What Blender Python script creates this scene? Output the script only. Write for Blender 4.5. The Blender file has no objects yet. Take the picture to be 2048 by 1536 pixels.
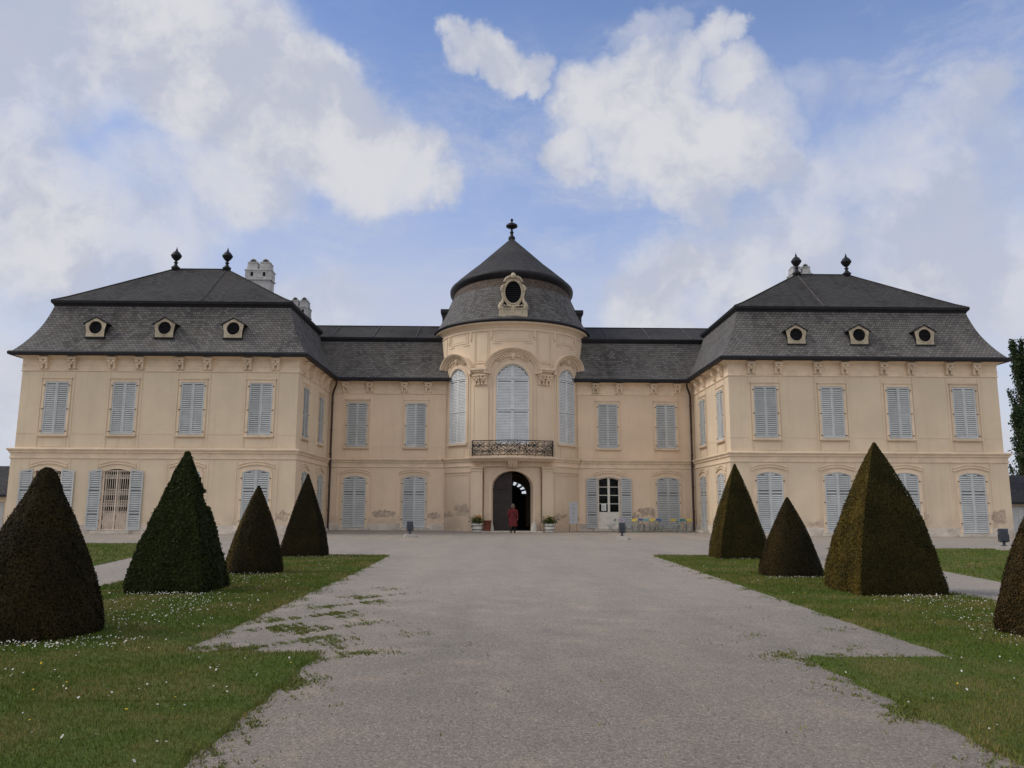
import bpy, math, random
import numpy as np
from mathutils import Vector, Matrix
random.seed(7); RNG=np.random.default_rng(11)
R_=math.radians; PI=math.pi
sc=bpy.context.scene; COL=sc.collection
# ------------------------------------------------------------------ camera
CAM=Vector((-0.854,-52.656,1.5)); YAW,PITCH,ROLL=R_(0.919),R_(8.989),R_(0.234); FPX=1565.48
_rt=Vector((math.cos(YAW),-math.sin(YAW),0)); _fw=Vector((math.sin(YAW),math.cos(YAW),0)); _up=Vector((0,0,1))
_F=_fw*math.cos(PITCH)+_up*math.sin(PITCH); _U=_up*math.cos(PITCH)-_fw*math.sin(PITCH)
_cx=_rt*math.cos(ROLL)+_U*math.sin(ROLL); _cy=_U*math.cos(ROLL)-_rt*math.sin(ROLL)
cd=bpy.data.cameras.new('camera'); cam=bpy.data.objects.new('camera',cd); COL.objects.link(cam)
M=Matrix((_cx,_cy,-_F)).transposed().to_4x4(); M.translation=CAM; cam.matrix_world=M
cd.sensor_fit='HORIZONTAL'; cd.sensor_width=36; cd.lens=FPX/2048*36; cd.clip_start=.05; cd.clip_end=6000
sc.camera=cam
def skydir(u,v):     # world direction of a cloud, read off the photograph
    a,b=u-1024,v-768
    x=math.cos(ROLL)*a+math.sin(ROLL)*b; y=-math.sin(ROLL)*a+math.cos(ROLL)*b
    return (_F*FPX+_rt*x-_U*y).normalized()
# ------------------------------------------------------------------ world + sun
SUN_EL,SUN_AZ=R_(42),R_(268)     # azimuth clockwise from +Y: from the left, slightly in front of the facade
SKY=0.075
SUNDIR=Vector((math.sin(SUN_AZ)*math.cos(SUN_EL),math.cos(SUN_AZ)*math.cos(SUN_EL),math.sin(SUN_EL)))
wd=bpy.data.worlds.new('World'); sc.world=wd; wd.use_nodes=True
NT=wd.node_tree; NT.nodes.clear()
class G:
    """tiny node helper"""
    def __init__(s,nt): s.nt=nt
    def n(s,t,ins=None,**kw):
        nd=s.nt.nodes.new(t)
        for k,v in kw.items(): setattr(nd,k,v)
        for k,v in (ins or {}).items():
            if hasattr(v,'is_linked') or isinstance(v,bpy.types.NodeSocket): s.nt.links.new(v,nd.inputs[k])
            else: nd.inputs[k].default_value=v
        return nd
    def math(s,op,a,b=None,c=None,clamp=False):
        ins={0:a}
        if b is not None: ins[1]=b
        if c is not None: ins[2]=c
        return s.n('ShaderNodeMath',ins,operation=op,use_clamp=clamp).outputs[0]
    def noise(s,vec,scale,detail=4,rough=.55,out=0):
        return s.n('ShaderNodeTexNoise',{'Vector':vec,'Scale':scale,'Detail':detail,'Roughness':rough}).outputs[out]
    def ramp(s,v,a,b,lo=0.,hi=1.,smooth=True):
        return s.n('ShaderNodeMapRange',{0:v,1:a,2:b,3:lo,4:hi},interpolation_type='SMOOTHSTEP' if smooth else 'LINEAR').outputs[0]
    def mix(s,f,a,b,bt='MIX'):
        nd=s.n('ShaderNodeMix',data_type='RGBA',blend_type=bt)
        for i,v in ((0,f),(6,a),(7,b)):
            if isinstance(v,bpy.types.NodeSocket): s.nt.links.new(v,nd.inputs[i])
            elif i==0: nd.inputs[0].default_value=v
            else: nd.inputs[i].default_value=tuple(v)+(1,) if len(v)==3 else v
        return nd.outputs[2]
    def scalev(s,vec,sx,sy,sz):
        return s.n('ShaderNodeVectorMath',{0:vec,1:(sx,sy,sz)},operation='MULTIPLY').outputs[0]
g=G(NT)
tc=g.n('ShaderNodeTexCoord').outputs['Generated']
sky=g.n('ShaderNodeTexSky',sky_type='NISHITA',sun_disc=False,sun_elevation=SUN_EL,sun_rotation=SUN_AZ,altitude=150,air_density=1.0,dust_density=0.6,ozone_density=2.2).outputs[0]
nrm=g.n('ShaderNodeVectorMath',{0:tc},operation='NORMALIZE').outputs[0]
w1=g.noise(nrm,5.,6,.6,1); w2=g.noise(nrm,17.,5,.6,1)
def warp(vec,wn,amt):
    o=g.n('ShaderNodeVectorMath',{0:wn,1:(.5,.5,.5)},operation='SUBTRACT').outputs[0]
    o=g.n('ShaderNodeVectorMath',{0:o,1:(amt,amt,amt)},operation='MULTIPLY').outputs[0]
    return g.n('ShaderNodeVectorMath',{0:vec,1:o},operation='ADD').outputs[0]
dirw=g.n('ShaderNodeVectorMath',{0:warp(warp(nrm,w1,.17),w2,.055)},operation='NORMALIZE').outputs[0]
BLOBS=[(90,60,190,.9),(300,60,170,.95),(430,140,150,1),(150,150,120,.65),(540,230,120,1),(625,170,72,1.05),(640,260,105,1.1),(730,315,85,1.05),(805,345,62,1),(870,358,40,.85),
 (20,300,120,.85),(50,470,150,.8),(200,520,150,.65),(470,345,105,.8),(330,420,120,.55),(30,120,120,.8),(60,420,140,.7),(200,400,110,.55),(250,160,110,.75),(430,270,60,.5),(560,330,70,.6),
 (945,112,36,.9),(1000,125,40,1),(1050,140,38,.9),(1096,125,40,1),(1103,178,24,.8),
 (1230,205,72,1.05),(1300,215,85,1.05),(1385,160,55,.9),(1440,95,42,.85),(1492,60,30,.8),(1360,290,100,1.1),(1440,320,90,1.05),(1530,320,60,.9),(1420,400,70,.95),(1205,315,42,.95),(1300,85,40,.6),(1340,85,36,.6),(1520,245,70,.6),(1500,150,45,.8),
 (1640,165,50,.42),(1720,150,55,.45),(1800,170,50,.42),(1960,205,50,.52),(1900,260,60,.5),(1990,330,90,.55),(1700,420,150,.66),(1850,450,160,.7),(1990,520,130,.66),(1620,360,80,.7),
 (1345,580,42,1),(1300,620,80,.8),(1450,580,110,.7),(1600,480,120,.7),(100,700,200,.5),(650,620,90,.55)]
acc=None
for (u,v,r,w) in BLOBS:
    d=skydir(u,v); dp=g.n('ShaderNodeVectorMath',{0:dirw,1:tuple(d)},operation='DOT_PRODUCT').outputs['Value']
    a=r/FPX*math.cos(math.atan(math.hypot(u-1024,v-768)/FPX))
    k=g.ramp(dp,math.cos(a*1.8),math.cos(a*.12),0.,w)
    acc=k if acc is None else g.math('MAXIMUM',acc,k)
sep=g.n('ShaderNodeSeparateXYZ',{0:nrm}).outputs
fbm=g.noise(nrm,7.,9,.6)
# sky behind and beside the photographer: broken cloud as well
elsew=g.ramp(sep[1],.45,.05)
cov=g.math('MAXIMUM',acc,g.math('MULTIPLY',elsew,g.ramp(g.noise(nrm,2.6,5,.6),.36,.56,0,.95)))
dens=g.ramp(g.math('ADD',g.math('MULTIPLY',cov,.84),g.math('MULTIPLY',fbm,.95)),.52,1.34)
veil=g.ramp(sep[2],.62,.25,.03,.97,False)
veil=g.math('MULTIPLY',veil,g.ramp(g.noise(g.scalev(nrm,1,1,2.2),3.3,7,.6),.28,.66,.70,1.08),clamp=True)
lump=g.noise(warp(nrm,w1,.2),9.,7,.55)
# billows: density against the density a little nearer the sun
pb=warp(nrm,w1,.10)
ba=g.noise(pb,8.,7,.58)
bb=g.noise(g.n('ShaderNodeVectorMath',{0:pb,1:tuple(SUNDIR*.045+Vector((0,0,.03)))},operation='ADD').outputs[0],8.,7,.58)
rel=g.math('ADD',g.math('SUBTRACT',ba,bb),g.math('MULTIPLY',g.math('SUBTRACT',lump,.48),.35))
ccol=g.mix(g.ramp(rel,-.14,.11),tuple(x/SKY for x in(.51,.54,.635)),tuple(x/SKY for x in(.70,.70,.73)))
ccol=g.mix(g.ramp(sep[0],-.55,-.75),ccol,tuple(x/SKY for x in(1.05,1.0,.95)))
ccol=g.mix(g.ramp(sep[1],.30,-.10),ccol,tuple(x/SKY for x in(1.02,1.0,.97)))   # clouds behind the camera, brightened to fill the facade and court
vcol=g.mix(g.ramp(sep[2],.42,.10),tuple(x/SKY for x in(.40,.49,.74)),tuple(x/SKY for x in(.60,.625,.705)))
skyc=g.mix(1.,sky,(1.80,1.92,2.28,1),'MULTIPLY')
col=g.mix(veil,skyc,vcol)
wn=g.noise(warp(g.scalev(nrm,1,1,3.2),w1,.22),4.2,8,.66)
wis=g.math('MULTIPLY',g.ramp(wn,.46,.74),g.ramp(sep[2],.60,.40,.12,.85))
wis=g.math('MULTIPLY',wis,g.ramp(sep[0],-.15,.25,.55,1.))
col=g.mix(wis,col,g.mix(lump,tuple(x/SKY for x in(.50,.54,.66)),tuple(x/SKY for x in(.66,.67,.72))))
col=g.mix(g.math('MULTIPLY',dens,.97),col,ccol)
bg=g.n('ShaderNodeBackground',{'Color':col,'Strength':SKY})
wo=g.n('ShaderNodeOutputWorld',{'Surface':bg.outputs[0]})
sd=bpy.data.lights.new('sun','SUN'); sd.energy=1.9; sd.angle=R_(22); sd.color=(1,.93,.82)
sun=bpy.data.objects.new('sun',sd); COL.objects.link(sun)
SUNV=Vector((math.sin(SUN_AZ)*math.cos(SUN_EL),math.cos(SUN_AZ)*math.cos(SUN_EL),math.sin(SUN_EL)))
sun.rotation_euler=(-SUNV).to_track_quat('-Z','Y').to_euler(); sun.location=(-40,-30,60)
vs=sc.view_settings; vs.view_transform='Standard'; vs.look='None'; vs.exposure=0.0; vs.gamma=1.0
# ------------------------------------------------------------------ materials
def newmat(name):
    m=bpy.data.materials.new(name); m.use_nodes=True; m.node_tree.nodes.clear(); return m,G(m.node_tree)
def finish(gm,colr,rough=.8,bump=None,spec=.3,metal=0.,bdist=.02,bstr=.5,extra=None):
    ins={'Base Color':colr if isinstance(colr,bpy.types.NodeSocket) else tuple(colr)+(1,),'Roughness':rough,'Metallic':metal,'Specular IOR Level':spec}
    if bump is not None:
        ins['Normal']=gm.n('ShaderNodeBump',{'Height':bump,'Distance':bdist,'Strength':bstr}).outputs[0]
    ins.update(extra or {})
    p=gm.n('ShaderNodeBsdfPrincipled',ins); gm.n('ShaderNodeOutputMaterial',{'Surface':p.outputs[0]})
def pos(gm): return gm.n('ShaderNodeNewGeometry').outputs['Position']
def paint(name,c,var=.18,scale=3.,rough=.6,spec=.3,metal=0.,bscale=40.,bstr=.15,dirt=None,obj=.1):
    m,gm=newmat(name); p=pos(gm)
    n=gm.noise(p,scale,5,.6)
    d=tuple(x*(1-var) for x in c); l=tuple(min(1,x*(1+var)) for x in c)
    cc=gm.mix(gm.ramp(n,.3,.7),d,l)
    if dirt:
        cc=gm.mix(gm.math('MULTIPLY',gm.ramp(gm.noise(p,scale*2.3,6,.65),.5,.72),.7),cc,dirt)
    if obj:
        r=gm.n('ShaderNodeObjectInfo').outputs['Random']
        cc=gm.mix(1.,cc,gm.n('ShaderNodeCombineColor',{0:gm.ramp(r,0,1,1-obj,1+obj,False),1:gm.ramp(r,0,1,1-obj,1+obj,False),2:gm.ramp(r,0,1,1-obj,1+obj,False)}).outputs[0],'MULTIPLY')
    finish(gm,cc,rough,gm.noise(p,bscale,3),spec,metal,.01,bstr); return m
def stucco(name,c,patches):
    m,gm=newmat(name); p=pos(gm)
    n1=gm.noise(p,.35,5,.6); n2=gm.noise(p,2.2,6,.65); n3=gm.noise(gm.scalev(p,2.6,2.6,.18),1.,5,.6)
    cc=gm.mix(gm.ramp(n1,.3,.7),tuple(x*.93 for x in c),tuple(x*1.05 for x in c))
    cc=gm.mix(gm.math('MULTIPLY',gm.ramp(n2,.48,.75),.18),cc,tuple(x*y for x,y in zip(c,(.80,.78,.76))))
    cc=gm.mix(gm.math('MULTIPLY',gm.ramp(n3,.50,.76),.38),cc,tuple(x*y for x,y in zip(c,(.78,.74,.70))))
    s=gm.n('ShaderNodeSeparateXYZ',{0:p}).outputs
    low=gm.math('MULTIPLY',gm.ramp(s[2],1.5,.15),gm.ramp(gm.noise(p,1.1,7,.7),.40,.60))
    cc=gm.mix(gm.math('MULTIPLY',low,.55),cc,(.42,.33,.27))
    if patches:     # fallen plaster, each with its own ragged shape
        wn=gm.noise(p,2.2,8,.7,1)
        o=gm.n('ShaderNodeVectorMath',{0:wn,1:(.5,.5,.5)},operation='SUBTRACT').outputs[0]
        o=gm.n('ShaderNodeVectorMath',{0:o,1:(1.5,0.,1.1)},operation='MULTIPLY').outputs[0]
        pw=gm.n('ShaderNodeVectorMath',{0:p,1:o},operation='ADD').outputs[0]
        acc=None
        for (x,z,rx,rz) in patches:
            q=gm.n('ShaderNodeVectorMath',{0:pw,1:(x,0,z)},operation='SUBTRACT').outputs[0]
            q=gm.scalev(q,1/rx,0,1/rz)
            L=gm.n('ShaderNodeVectorMath',{0:q},operation='LENGTH').outputs['Value']
            k=gm.ramp(L,1.0,.92)
            acc=k if acc is None else gm.math('MAXIMUM',acc,k)
        hole=gm.math('MULTIPLY',acc,gm.ramp(gm.noise(p,5.5,5,.7),.34,.44))
        under=gm.mix(gm.ramp(gm.noise(p,6.,6,.7),.35,.65),(.36,.27,.21),(.55,.45,.36))
        cc=gm.mix(hole,cc,under)
        hb=gm.math('MULTIPLY',hole,-1.5)
        bump=gm.math('ADD',gm.noise(p,28.,4,.6),hb)
    else: bump=gm.noise(p,28.,4,.6)
    finish(gm,cc,.9,bump,.15,0,.012,.25); return m
WALLC=(.69,.565,.42)
M_WALL=stucco('stucco_cream',WALLC,[(22.4,1.05,1.0,.34),(27.3,1.1,.5,.42),(18.6,.75,.4,.12),(17.0,.7,.4,.14),(-12.9,1.0,.5,.3)])
M_COURT=stucco('stucco_peach',(.745,.58,.43),[(-8.5,1.05,.85,.26),(9.1,1.25,.75,.3),(8.0,1.0,.4,.2),(-5.2,.95,.6,.2)])
M_TOWER=stucco('stucco_tower',(.68,.545,.41),[(-3.2,1.35,.55,.42),(-4.2,1.0,.5,.16),(3.1,.95,.5,.2),(4.2,.8,.4,.15)])
M_TRIM=paint('trim_plaster',(.69,.55,.41),.07,1.3,.85,.15,bscale=25,bstr=.15,dirt=(.54,.43,.33))
M_PLINTH=paint('plinth_plaster',(.60,.53,.46),.2,1.1,.9,.1,dirt=(.38,.32,.28))
M_STONE=paint('pale_stone',(.52,.48,.42),.15,2.,.85,.2,dirt=(.33,.30,.25))
M_DORMER=paint('dormer_stone',(.47,.40,.30),.15,3.,.85,.15,dirt=(.20,.17,.13))
M_SHUT=paint('shutter_paint',(.50,.515,.518),.08,1.7,.6,.3,bscale=60,bstr=.1,dirt=(.40,.42,.41),obj=.12)
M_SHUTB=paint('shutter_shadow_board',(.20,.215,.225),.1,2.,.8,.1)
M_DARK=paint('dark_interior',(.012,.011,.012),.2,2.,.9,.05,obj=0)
M_LEAD=paint('dark_sheet_metal',(.016,.016,.020),.25,2.,.55,.25,bstr=.1,obj=0)
M_PIPE=paint('downpipe_metal',(.045,.026,.022),.25,3.,.5,.35,obj=0)
M_IRON=paint('wrought_iron',(.022,.023,.027),.2,6.,.5,.4,obj=0)
M_WHITEP=paint('white_joinery',(.66,.63,.57),.08,4.,.5,.35)
M_CHIM=paint('limewashed_chimney',(.43,.43,.43),.18,2.2,.85,.15,dirt=(.20,.20,.20))
M_DOOR=paint('dark_brown_door',(.030,.021,.020),.25,3.,.55,.3,obj=0)
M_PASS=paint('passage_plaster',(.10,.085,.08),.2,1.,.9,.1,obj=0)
M_GRILLE=paint('grille_paint',(.66,.56,.47),.12,4.,.6,.25)
M_CONC=paint('concrete_block',(.40,.37,.34),.15,6.,.9,.15)
M_LAMP=paint('lamp_housing',(.035,.042,.058),.2,6.,.4,.45)
M_TERRA=paint('terracotta',(.24,.085,.06),.18,5.,.8,.2)
M_SOIL=paint('soil',(.05,.035,.025),.3,9.,.95,.05)
def glass():
    m,gm=newmat('window_glass')
    finish(gm,(.9,.93,.95),.03,None,.5,0,extra={'Transmission Weight':1.,'IOR':1.15}); return m
M_GLASS=glass()
M_STRIP=paint('pale_repair_strip',(.095,.09,.088),.25,2.5,.8,.1,obj=0)
def slate(name,c1,c2,lich):
    m,gm=newmat(name); uv=gm.n('ShaderNodeUVMap').outputs[0]; p=pos(gm)
    def brk(bw,rh,ms):
        return gm.n('ShaderNodeTexBrick',{'Vector':uv,'Color1':(0.0,0,0,1),'Color2':(1,1,1,1),'Mortar':(.0,.0,.0,1),'Scale':1.0,'Mortar Size':ms,'Mortar Smooth':.2,'Bias':0.,'Brick Width':bw,'Row Height':rh},offset=.5)
    b=brk(.24,.155,.011)
    cc=gm.mix(b.outputs['Color'],c1,c2)
    wv=gm.noise(gm.n('ShaderNodeVectorMath',{0:uv,1:(1.,2.,1)},operation='MULTIPLY').outputs[0],.9,6,.65)
    cc=gm.mix(gm.ramp(wv,.42,.70,0,.55),cc,lich)
    st=gm.noise(gm.n('ShaderNodeVectorMath',{0:uv,1:(1.3,.12,1)},operation='MULTIPLY').outputs[0],1.,5,.6)
    cc=gm.mix(gm.ramp(st,.5,.72,0,.45),cc,tuple(x*.55 for x in c1))
    cc=gm.mix(gm.ramp(gm.noise(p,.28,4),.35,.65,0,.35),cc,tuple(x*1.35 for x in c2))
    cc=gm.mix(gm.math('MULTIPLY',b.outputs['Fac'],.85),cc,(.012,.012,.013))
    saw=gm.n('ShaderNodeSeparateXYZ',{0:uv}).outputs[1]
    saw=gm.math('FRACT',gm.math('DIVIDE',saw,.155))
    bump=gm.math('SUBTRACT',gm.math('ADD',gm.math('MULTIPLY',b.outputs['Color'],.35),gm.math('MULTIPLY',saw,-.8)),b.outputs['Fac'])
    finish(gm,cc,.8,bump,.12,0,.03,.7); return m
M_SLATE=slate('roof_slate',(.070,.066,.066),(.165,.157,.153),(.125,.113,.095))
M_SLATE2=slate('roof_slate_upper',(.036,.034,.034),(.072,.068,.066),(.052,.046,.040))
def leafmat(name,c1,c2,c3,amt,scale=1.2,lo=.40,hi=.64):
    m,gm=newmat(name); ge=gm.n('ShaderNodeNewGeometry'); r=ge.outputs['Random Per Island']; p=ge.outputs['Position']
    cc=gm.mix(r,c1,c2)
    k=gm.math('MULTIPLY',gm.ramp(gm.noise(p,scale,5,.65),lo,hi),amt)
    k=gm.math('MULTIPLY',k,gm.ramp(gm.math('FRACT',gm.math('MULTIPLY',r,7.3)),.15,.9))
    cc=gm.mix(k,cc,c3)
    finish(gm,cc,.7,None,.08); return m
# ------------------------------------------------------------------ mesh helpers
class MB:
    def __init__(s): s.V=[]; s.F=[]; s.I=[]; s.UV={}; s.SM=set()
    def add(s,V,F,m=0,uv=None,smooth=False):
        b=len(s.V); s.V+= [tuple(v) for v in V]
        for i,f in enumerate(F):
            if uv: s.UV[len(s.F)]=uv[i]
            if smooth: s.SM.add(len(s.F))
            s.F.append(tuple(b+j for j in f)); s.I.append(m)
    def box(s,x0,x1,y0,y1,z0,z1,m=0):
        s.add([(x,y,z) for x in(x0,x1) for y in(y0,y1) for z in(z0,z1)],[(0,1,3,2),(4,6,7,5),(0,4,5,1),(2,3,7,6),(0,2,6,4),(1,5,7,3)],m)
    def hexa(s,P,m=0):   # 8 points: bottom 4 ccw, top 4 ccw
        s.add(P,[(3,2,1,0),(4,5,6,7),(0,1,5,4),(1,2,6,5),(2,3,7,6),(3,0,4,7)],m)
    def grid(s,rows,m=0,closed=False,smooth=False,uv=None):
        n=len(rows[0]); V=[v for r in rows for v in r]; F=[];U=[]
        for i in range(len(rows)-1):
            for j in range(n if closed else n-1):
                k=(j+1)%n; F.append((i*n+j,i*n+k,(i+1)*n+k,(i+1)*n+j))
                if uv: U.append((uv[i][j],uv[i][j+1],uv[i+1][j+1],uv[i+1][j]))
        s.add(V,F,m,U if uv else None,smooth)
    def tube(s,P,r,n=6,m=0,smooth=True,cap=True,closed=False):
        P=[Vector(p) for p in P]; rows=[]; L=len(P); ref=None
        for i,p in enumerate(P):
            if closed: t=P[(i+1)%L]-P[i-1]
            else: t=P[min(i+1,L-1)]-P[max(i-1,0)]
            if t.length<1e-9: t=Vector((0,0,1))
            t.normalize()
            if ref is None: ref=Vector((0,0,1)) if abs(t.z)<.9 else Vector((1,0,0))
            a=t.cross(ref)
            if a.length<1e-6: a=t.cross(Vector((0,1,0)))
            a.normalize(); b=a.cross(t); ref=b if abs(b.dot(t))<.9 else ref
            rr=r[i] if isinstance(r,(list,tuple)) else r
            rows.append([p+a*(rr*math.cos(2*PI*k/n))+b*(rr*math.sin(2*PI*k/n)) for k in range(n)])
        if closed: rows.append(rows[0])
        s.grid(rows,m,True,smooth)
        if cap and not closed:
            s.add(rows[0],[tuple(range(n))],m); s.add(rows[-1],[tuple(range(n))[::-1]],m)
    def lathe(s,prof,n=16,c=(0,0,0),m=0,smooth=True,ang=(0,2*PI),sx=1,sy=1,uvr=False):
        full=abs(ang[1]-ang[0]-2*PI)<1e-6; rows=[];uv=[];cum=0;pr=None
        for (r,z) in prof:
            if pr: cum+=math.hypot(r-pr[0],z-pr[1])
            pr=(r,z); A=[ang[0]+(ang[1]-ang[0])*k/n for k in range(n+1)]
            rows.append([(c[0]+sx*r*math.sin(a),c[1]-sy*r*math.cos(a),c[2]+z) for a in A])
            uv.append([(a*4.6,cum) for a in A])
        s.grid(rows,m,False,smooth,uv if uvr else None)
    def oval(s,prof,n=96,m=0,uvr=True,cone=False):   # roof over the oval hall: rounder at the eaves, deeper above
        rows=[];uv=[];cum=0;pr=None
        for (r,z) in prof:
            if pr: cum+=math.hypot(r-pr[0],z-pr[1])
            pr=(r,z); t=max(0,min(1,(z-13.62)/3.6))
            if cone: cy,rx,ry=4.5,r,r*1.4
            else: cy=2.54+1.96*t; rx=r+.14*t; ry=cy-2.54+r
            A=[2*PI*k/n for k in range(n+1)]
            rows.append([(rx*math.sin(a),cy-ry*math.cos(a),z) for a in A]); uv.append([(a*5.4,cum) for a in A])
        s.grid(rows,m,False,True,uv if uvr else None)
    def strip(s,lo,hi,y0,y1,m=0):   # prism between two polylines in xz, from y0 (front) to y1
        n=len(lo)
        for i in range(n-1):
            P=[(lo[i][0],y0,lo[i][1]),(lo[i+1][0],y0,lo[i+1][1]),(lo[i+1][0],y1,lo[i+1][1]),(lo[i][0],y1,lo[i][1]),
               (hi[i][0],y0,hi[i][1]),(hi[i+1][0],y0,hi[i+1][1]),(hi[i+1][0],y1,hi[i+1][1]),(hi[i][0],y1,hi[i][1])]
            s.hexa(P,m)
    def mesh(s,name,mats):
        me=bpy.data.meshes.new(name); me.from_pydata(s.V,[],s.F)
        for m in (mats if isinstance(mats,(list,tuple)) else [mats]): me.materials.append(m)
        me.polygons.foreach_set('material_index',s.I)
        if s.UV:
            ul=me.uv_layers.new(name='UVMap').data
            for fi,uv in s.UV.items():
                st=me.polygons[fi].loop_start
                for k,q in enumerate(uv): ul[st+k].uv=q
        if s.SM:
            for i in s.SM: me.polygons[i].use_smooth=True
        me.update(); return me
    def build(s,name,mats,parent=None,**tagkw):
        return link(name,s.mesh(name,mats),parent,**tagkw)
def link(name,me,parent=None,loc=None,rot=None,**tagkw):
    o=bpy.data.objects.new(name,me); COL.objects.link(o)
    if parent: o.parent=parent
    if loc: o.location=loc
    if rot is not None: o.rotation_euler=(0,0,rot) if not isinstance(rot,(tuple,list)) else rot
    tag(o,**tagkw); return o
def tag(o,label=None,cat=None,group=None,kind=None):
    if label: o['label']=label
    if cat: o['category']=cat
    if group: o['group']=group
    if kind: o['kind']=kind
def empty(name,loc,rot=0,**kw): return link(name,None,None,loc,rot,**kw)
def npmesh(name,V,F,mats,parent=None,mi=None,**kw):
    V=np.asarray(V,np.float32); F=np.asarray(F,np.int32); me=bpy.data.meshes.new(name); k=F.shape[1]
    me.vertices.add(len(V)); me.vertices.foreach_set('co',V.ravel())
    me.loops.add(F.size); me.loops.foreach_set('vertex_index',F.ravel())
    me.polygons.add(len(F)); me.polygons.foreach_set('loop_start',np.arange(0,F.size,k,dtype=np.int32))
    for m in (mats if isinstance(mats,(list,tuple)) else [mats]): me.materials.append(m)
    if mi is not None: me.polygons.foreach_set('material_index',np.asarray(mi,np.int32))
    me.update(calc_edges=True); return link(name,me,parent,**kw)
def course(mb,plan,prof,m=0,closed=False,cap=True):
    """sweep a moulding profile (out, z) round a plan polyline; outward is to the right of travel"""
    n=len(plan); dirs=[]
    for i in range(n if closed else n-1):
        a,b=plan[i],plan[(i+1)%n]; L=math.hypot(b[0]-a[0],b[1]-a[1]); dirs.append(((b[0]-a[0])/L,(b[1]-a[1])/L))
    rows=[]
    for i in range(n):
        if closed: d0,d1=dirs[i-1],dirs[i]
        else: d0=dirs[max(i-1,0)]; d1=dirs[min(i,n-2)]
        n0=(d0[1],-d0[0]); n1=(d1[1],-d1[0]); sx,sy=n0[0]+n1[0],n0[1]+n1[1]; q=1+n0[0]*n1[0]+n0[1]*n1[1]
        mx,my=sx/q,sy/q
        rows.append([(plan[i][0]+mx*o,plan[i][1]+my*o,z) for o,z in prof])
    if closed: rows.append(rows[0])
    mb.grid(rows,m)
    if cap and not closed:
        k=len(prof); mb.add(rows[0],[tuple(range(k))],m); mb.add(rows[-1],[tuple(range(k))],m)
def seg(p0,p1):
    L=math.hypot(p1[0]-p0[0],p1[1]-p0[1]); dx,dy=(p1[0]-p0[0])/L,(p1[1]-p0[1])/L
    return lambda u,z,d: (p0[0]+dx*u-dy*d, p0[1]+dy*u+dx*d, z)
TR,TY=5.1,2.54
def cyl(R):
    return lambda u,z,d: ((R-d)*math.sin(u/TR),TY-(R-d)*math.cos(u/TR),z)
def topf(o):
    c,hw,zs,rise,kind=o['c'],o['hw'],o['zs'],o.get('rise',0),o.get('kind','flat')
    def t(u):
        s=max(-1,min(1,(u-c)/hw))
        if kind=='flat': return zs
        if kind=='seg': return zs+rise*(1-s*s)
        return zs+rise*math.sqrt(max(0,1-s*s))
    return t
def wall(mb,f,u0,u1,z0,z1,ops=(),depth=.22,m=0,step=None):
    br={round(u0,5),round(u1,5)}
    if step:
        k=max(1,int((u1-u0)/step))
        br|={round(u0+(u1-u0)*i/k,5) for i in range(k+1)}
    for o in ops:
        kk=18 if o.get('kind')=='arch' else (8 if o.get('kind')=='seg' else 1)
        for i in range(kk+1):
            s=-math.cos(PI*i/kk) if kk>1 else (-1,1)[i]
            br.add(round(o['c']+o['hw']*s,5))
    br=sorted(b for b in br if u0-1e-6<=b<=u1+1e-6)
    def q(P): mb.add([f(*p) for p in P],[(0,1,2,3)],m)
    for a,b in zip(br[:-1],br[1:]):
        if b-a<1e-4: continue
        mid=(a+b)/2; op=[o for o in ops if abs(mid-o['c'])<o['hw']]
        if not op: q([(a,z0,0),(b,z0,0),(b,z1,0),(a,z1,0)]); continue
        o=op[0]; t=topf(o)
        if o['zb']>z0: q([(a,z0,0),(b,z0,0),(b,o['zb'],0),(a,o['zb'],0)])
        q([(a,t(a),0),(b,t(b),0),(b,z1,0),(a,z1,0)])
        q([(a,t(a),0),(b,t(b),0),(b,t(b),depth),(a,t(a),depth)])
        q([(a,o['zb'],0),(b,o['zb'],0),(b,o['zb'],depth),(a,o['zb'],depth)])
    for o in ops:
        t=topf(o)
        for u in(o['c']-o['hw'],o['c']+o['hw']):
            q([(u,o['zb'],0),(u,t(u),0),(u,t(u),depth),(u,o['zb'],depth)])
def cbox(mb,f,u0,u1,z0,z1,d0,d1,n=1,m=0):
    """box in wall coordinates: d0 outer face, d1 inner face (d negative = proud)"""
    for i in range(n):
        a=u0+(u1-u0)*i/n; b=u0+(u1-u0)*(i+1)/n
        mb.hexa([f(a,z0,d0),f(b,z0,d0),f(b,z0,d1),f(a,z0,d1),f(a,z1,d0),f(b,z1,d0),f(b,z1,d1),f(a,z1,d1)],m)
def band(mb,f,path,prof,m=0):
    """sweep profile (normal offset, proudness) along a path (u,z) on a wall"""
    rows=[];n=len(path)
    for i in range(n):
        a=path[max(i-1,0)];b=path[min(i+1,n-1)]; du,dz=b[0]-a[0],b[1]-a[1]; L=math.hypot(du,dz) or 1
        nu,nz=-dz/L,du/L
        rows.append([f(path[i][0]+nu*k,path[i][1]+nz*k,-p) for k,p in prof])
    mb.grid(rows,m); k=len(prof)
    mb.add(rows[0],[tuple(range(k))],m); mb.add(rows[-1],[tuple(range(k))],m)
def archpath(c,hw,zs,rise,n=24,kind='arch'):
    if kind=='seg': return [(c+hw*(2*i/n-1),zs+rise*(1-(2*i/n-1)**2)) for i in range(n+1)]
    return [(c-hw*math.cos(PI*i/n),zs+rise*math.sin(PI*i/n)) for i in range(n+1)]
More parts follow.
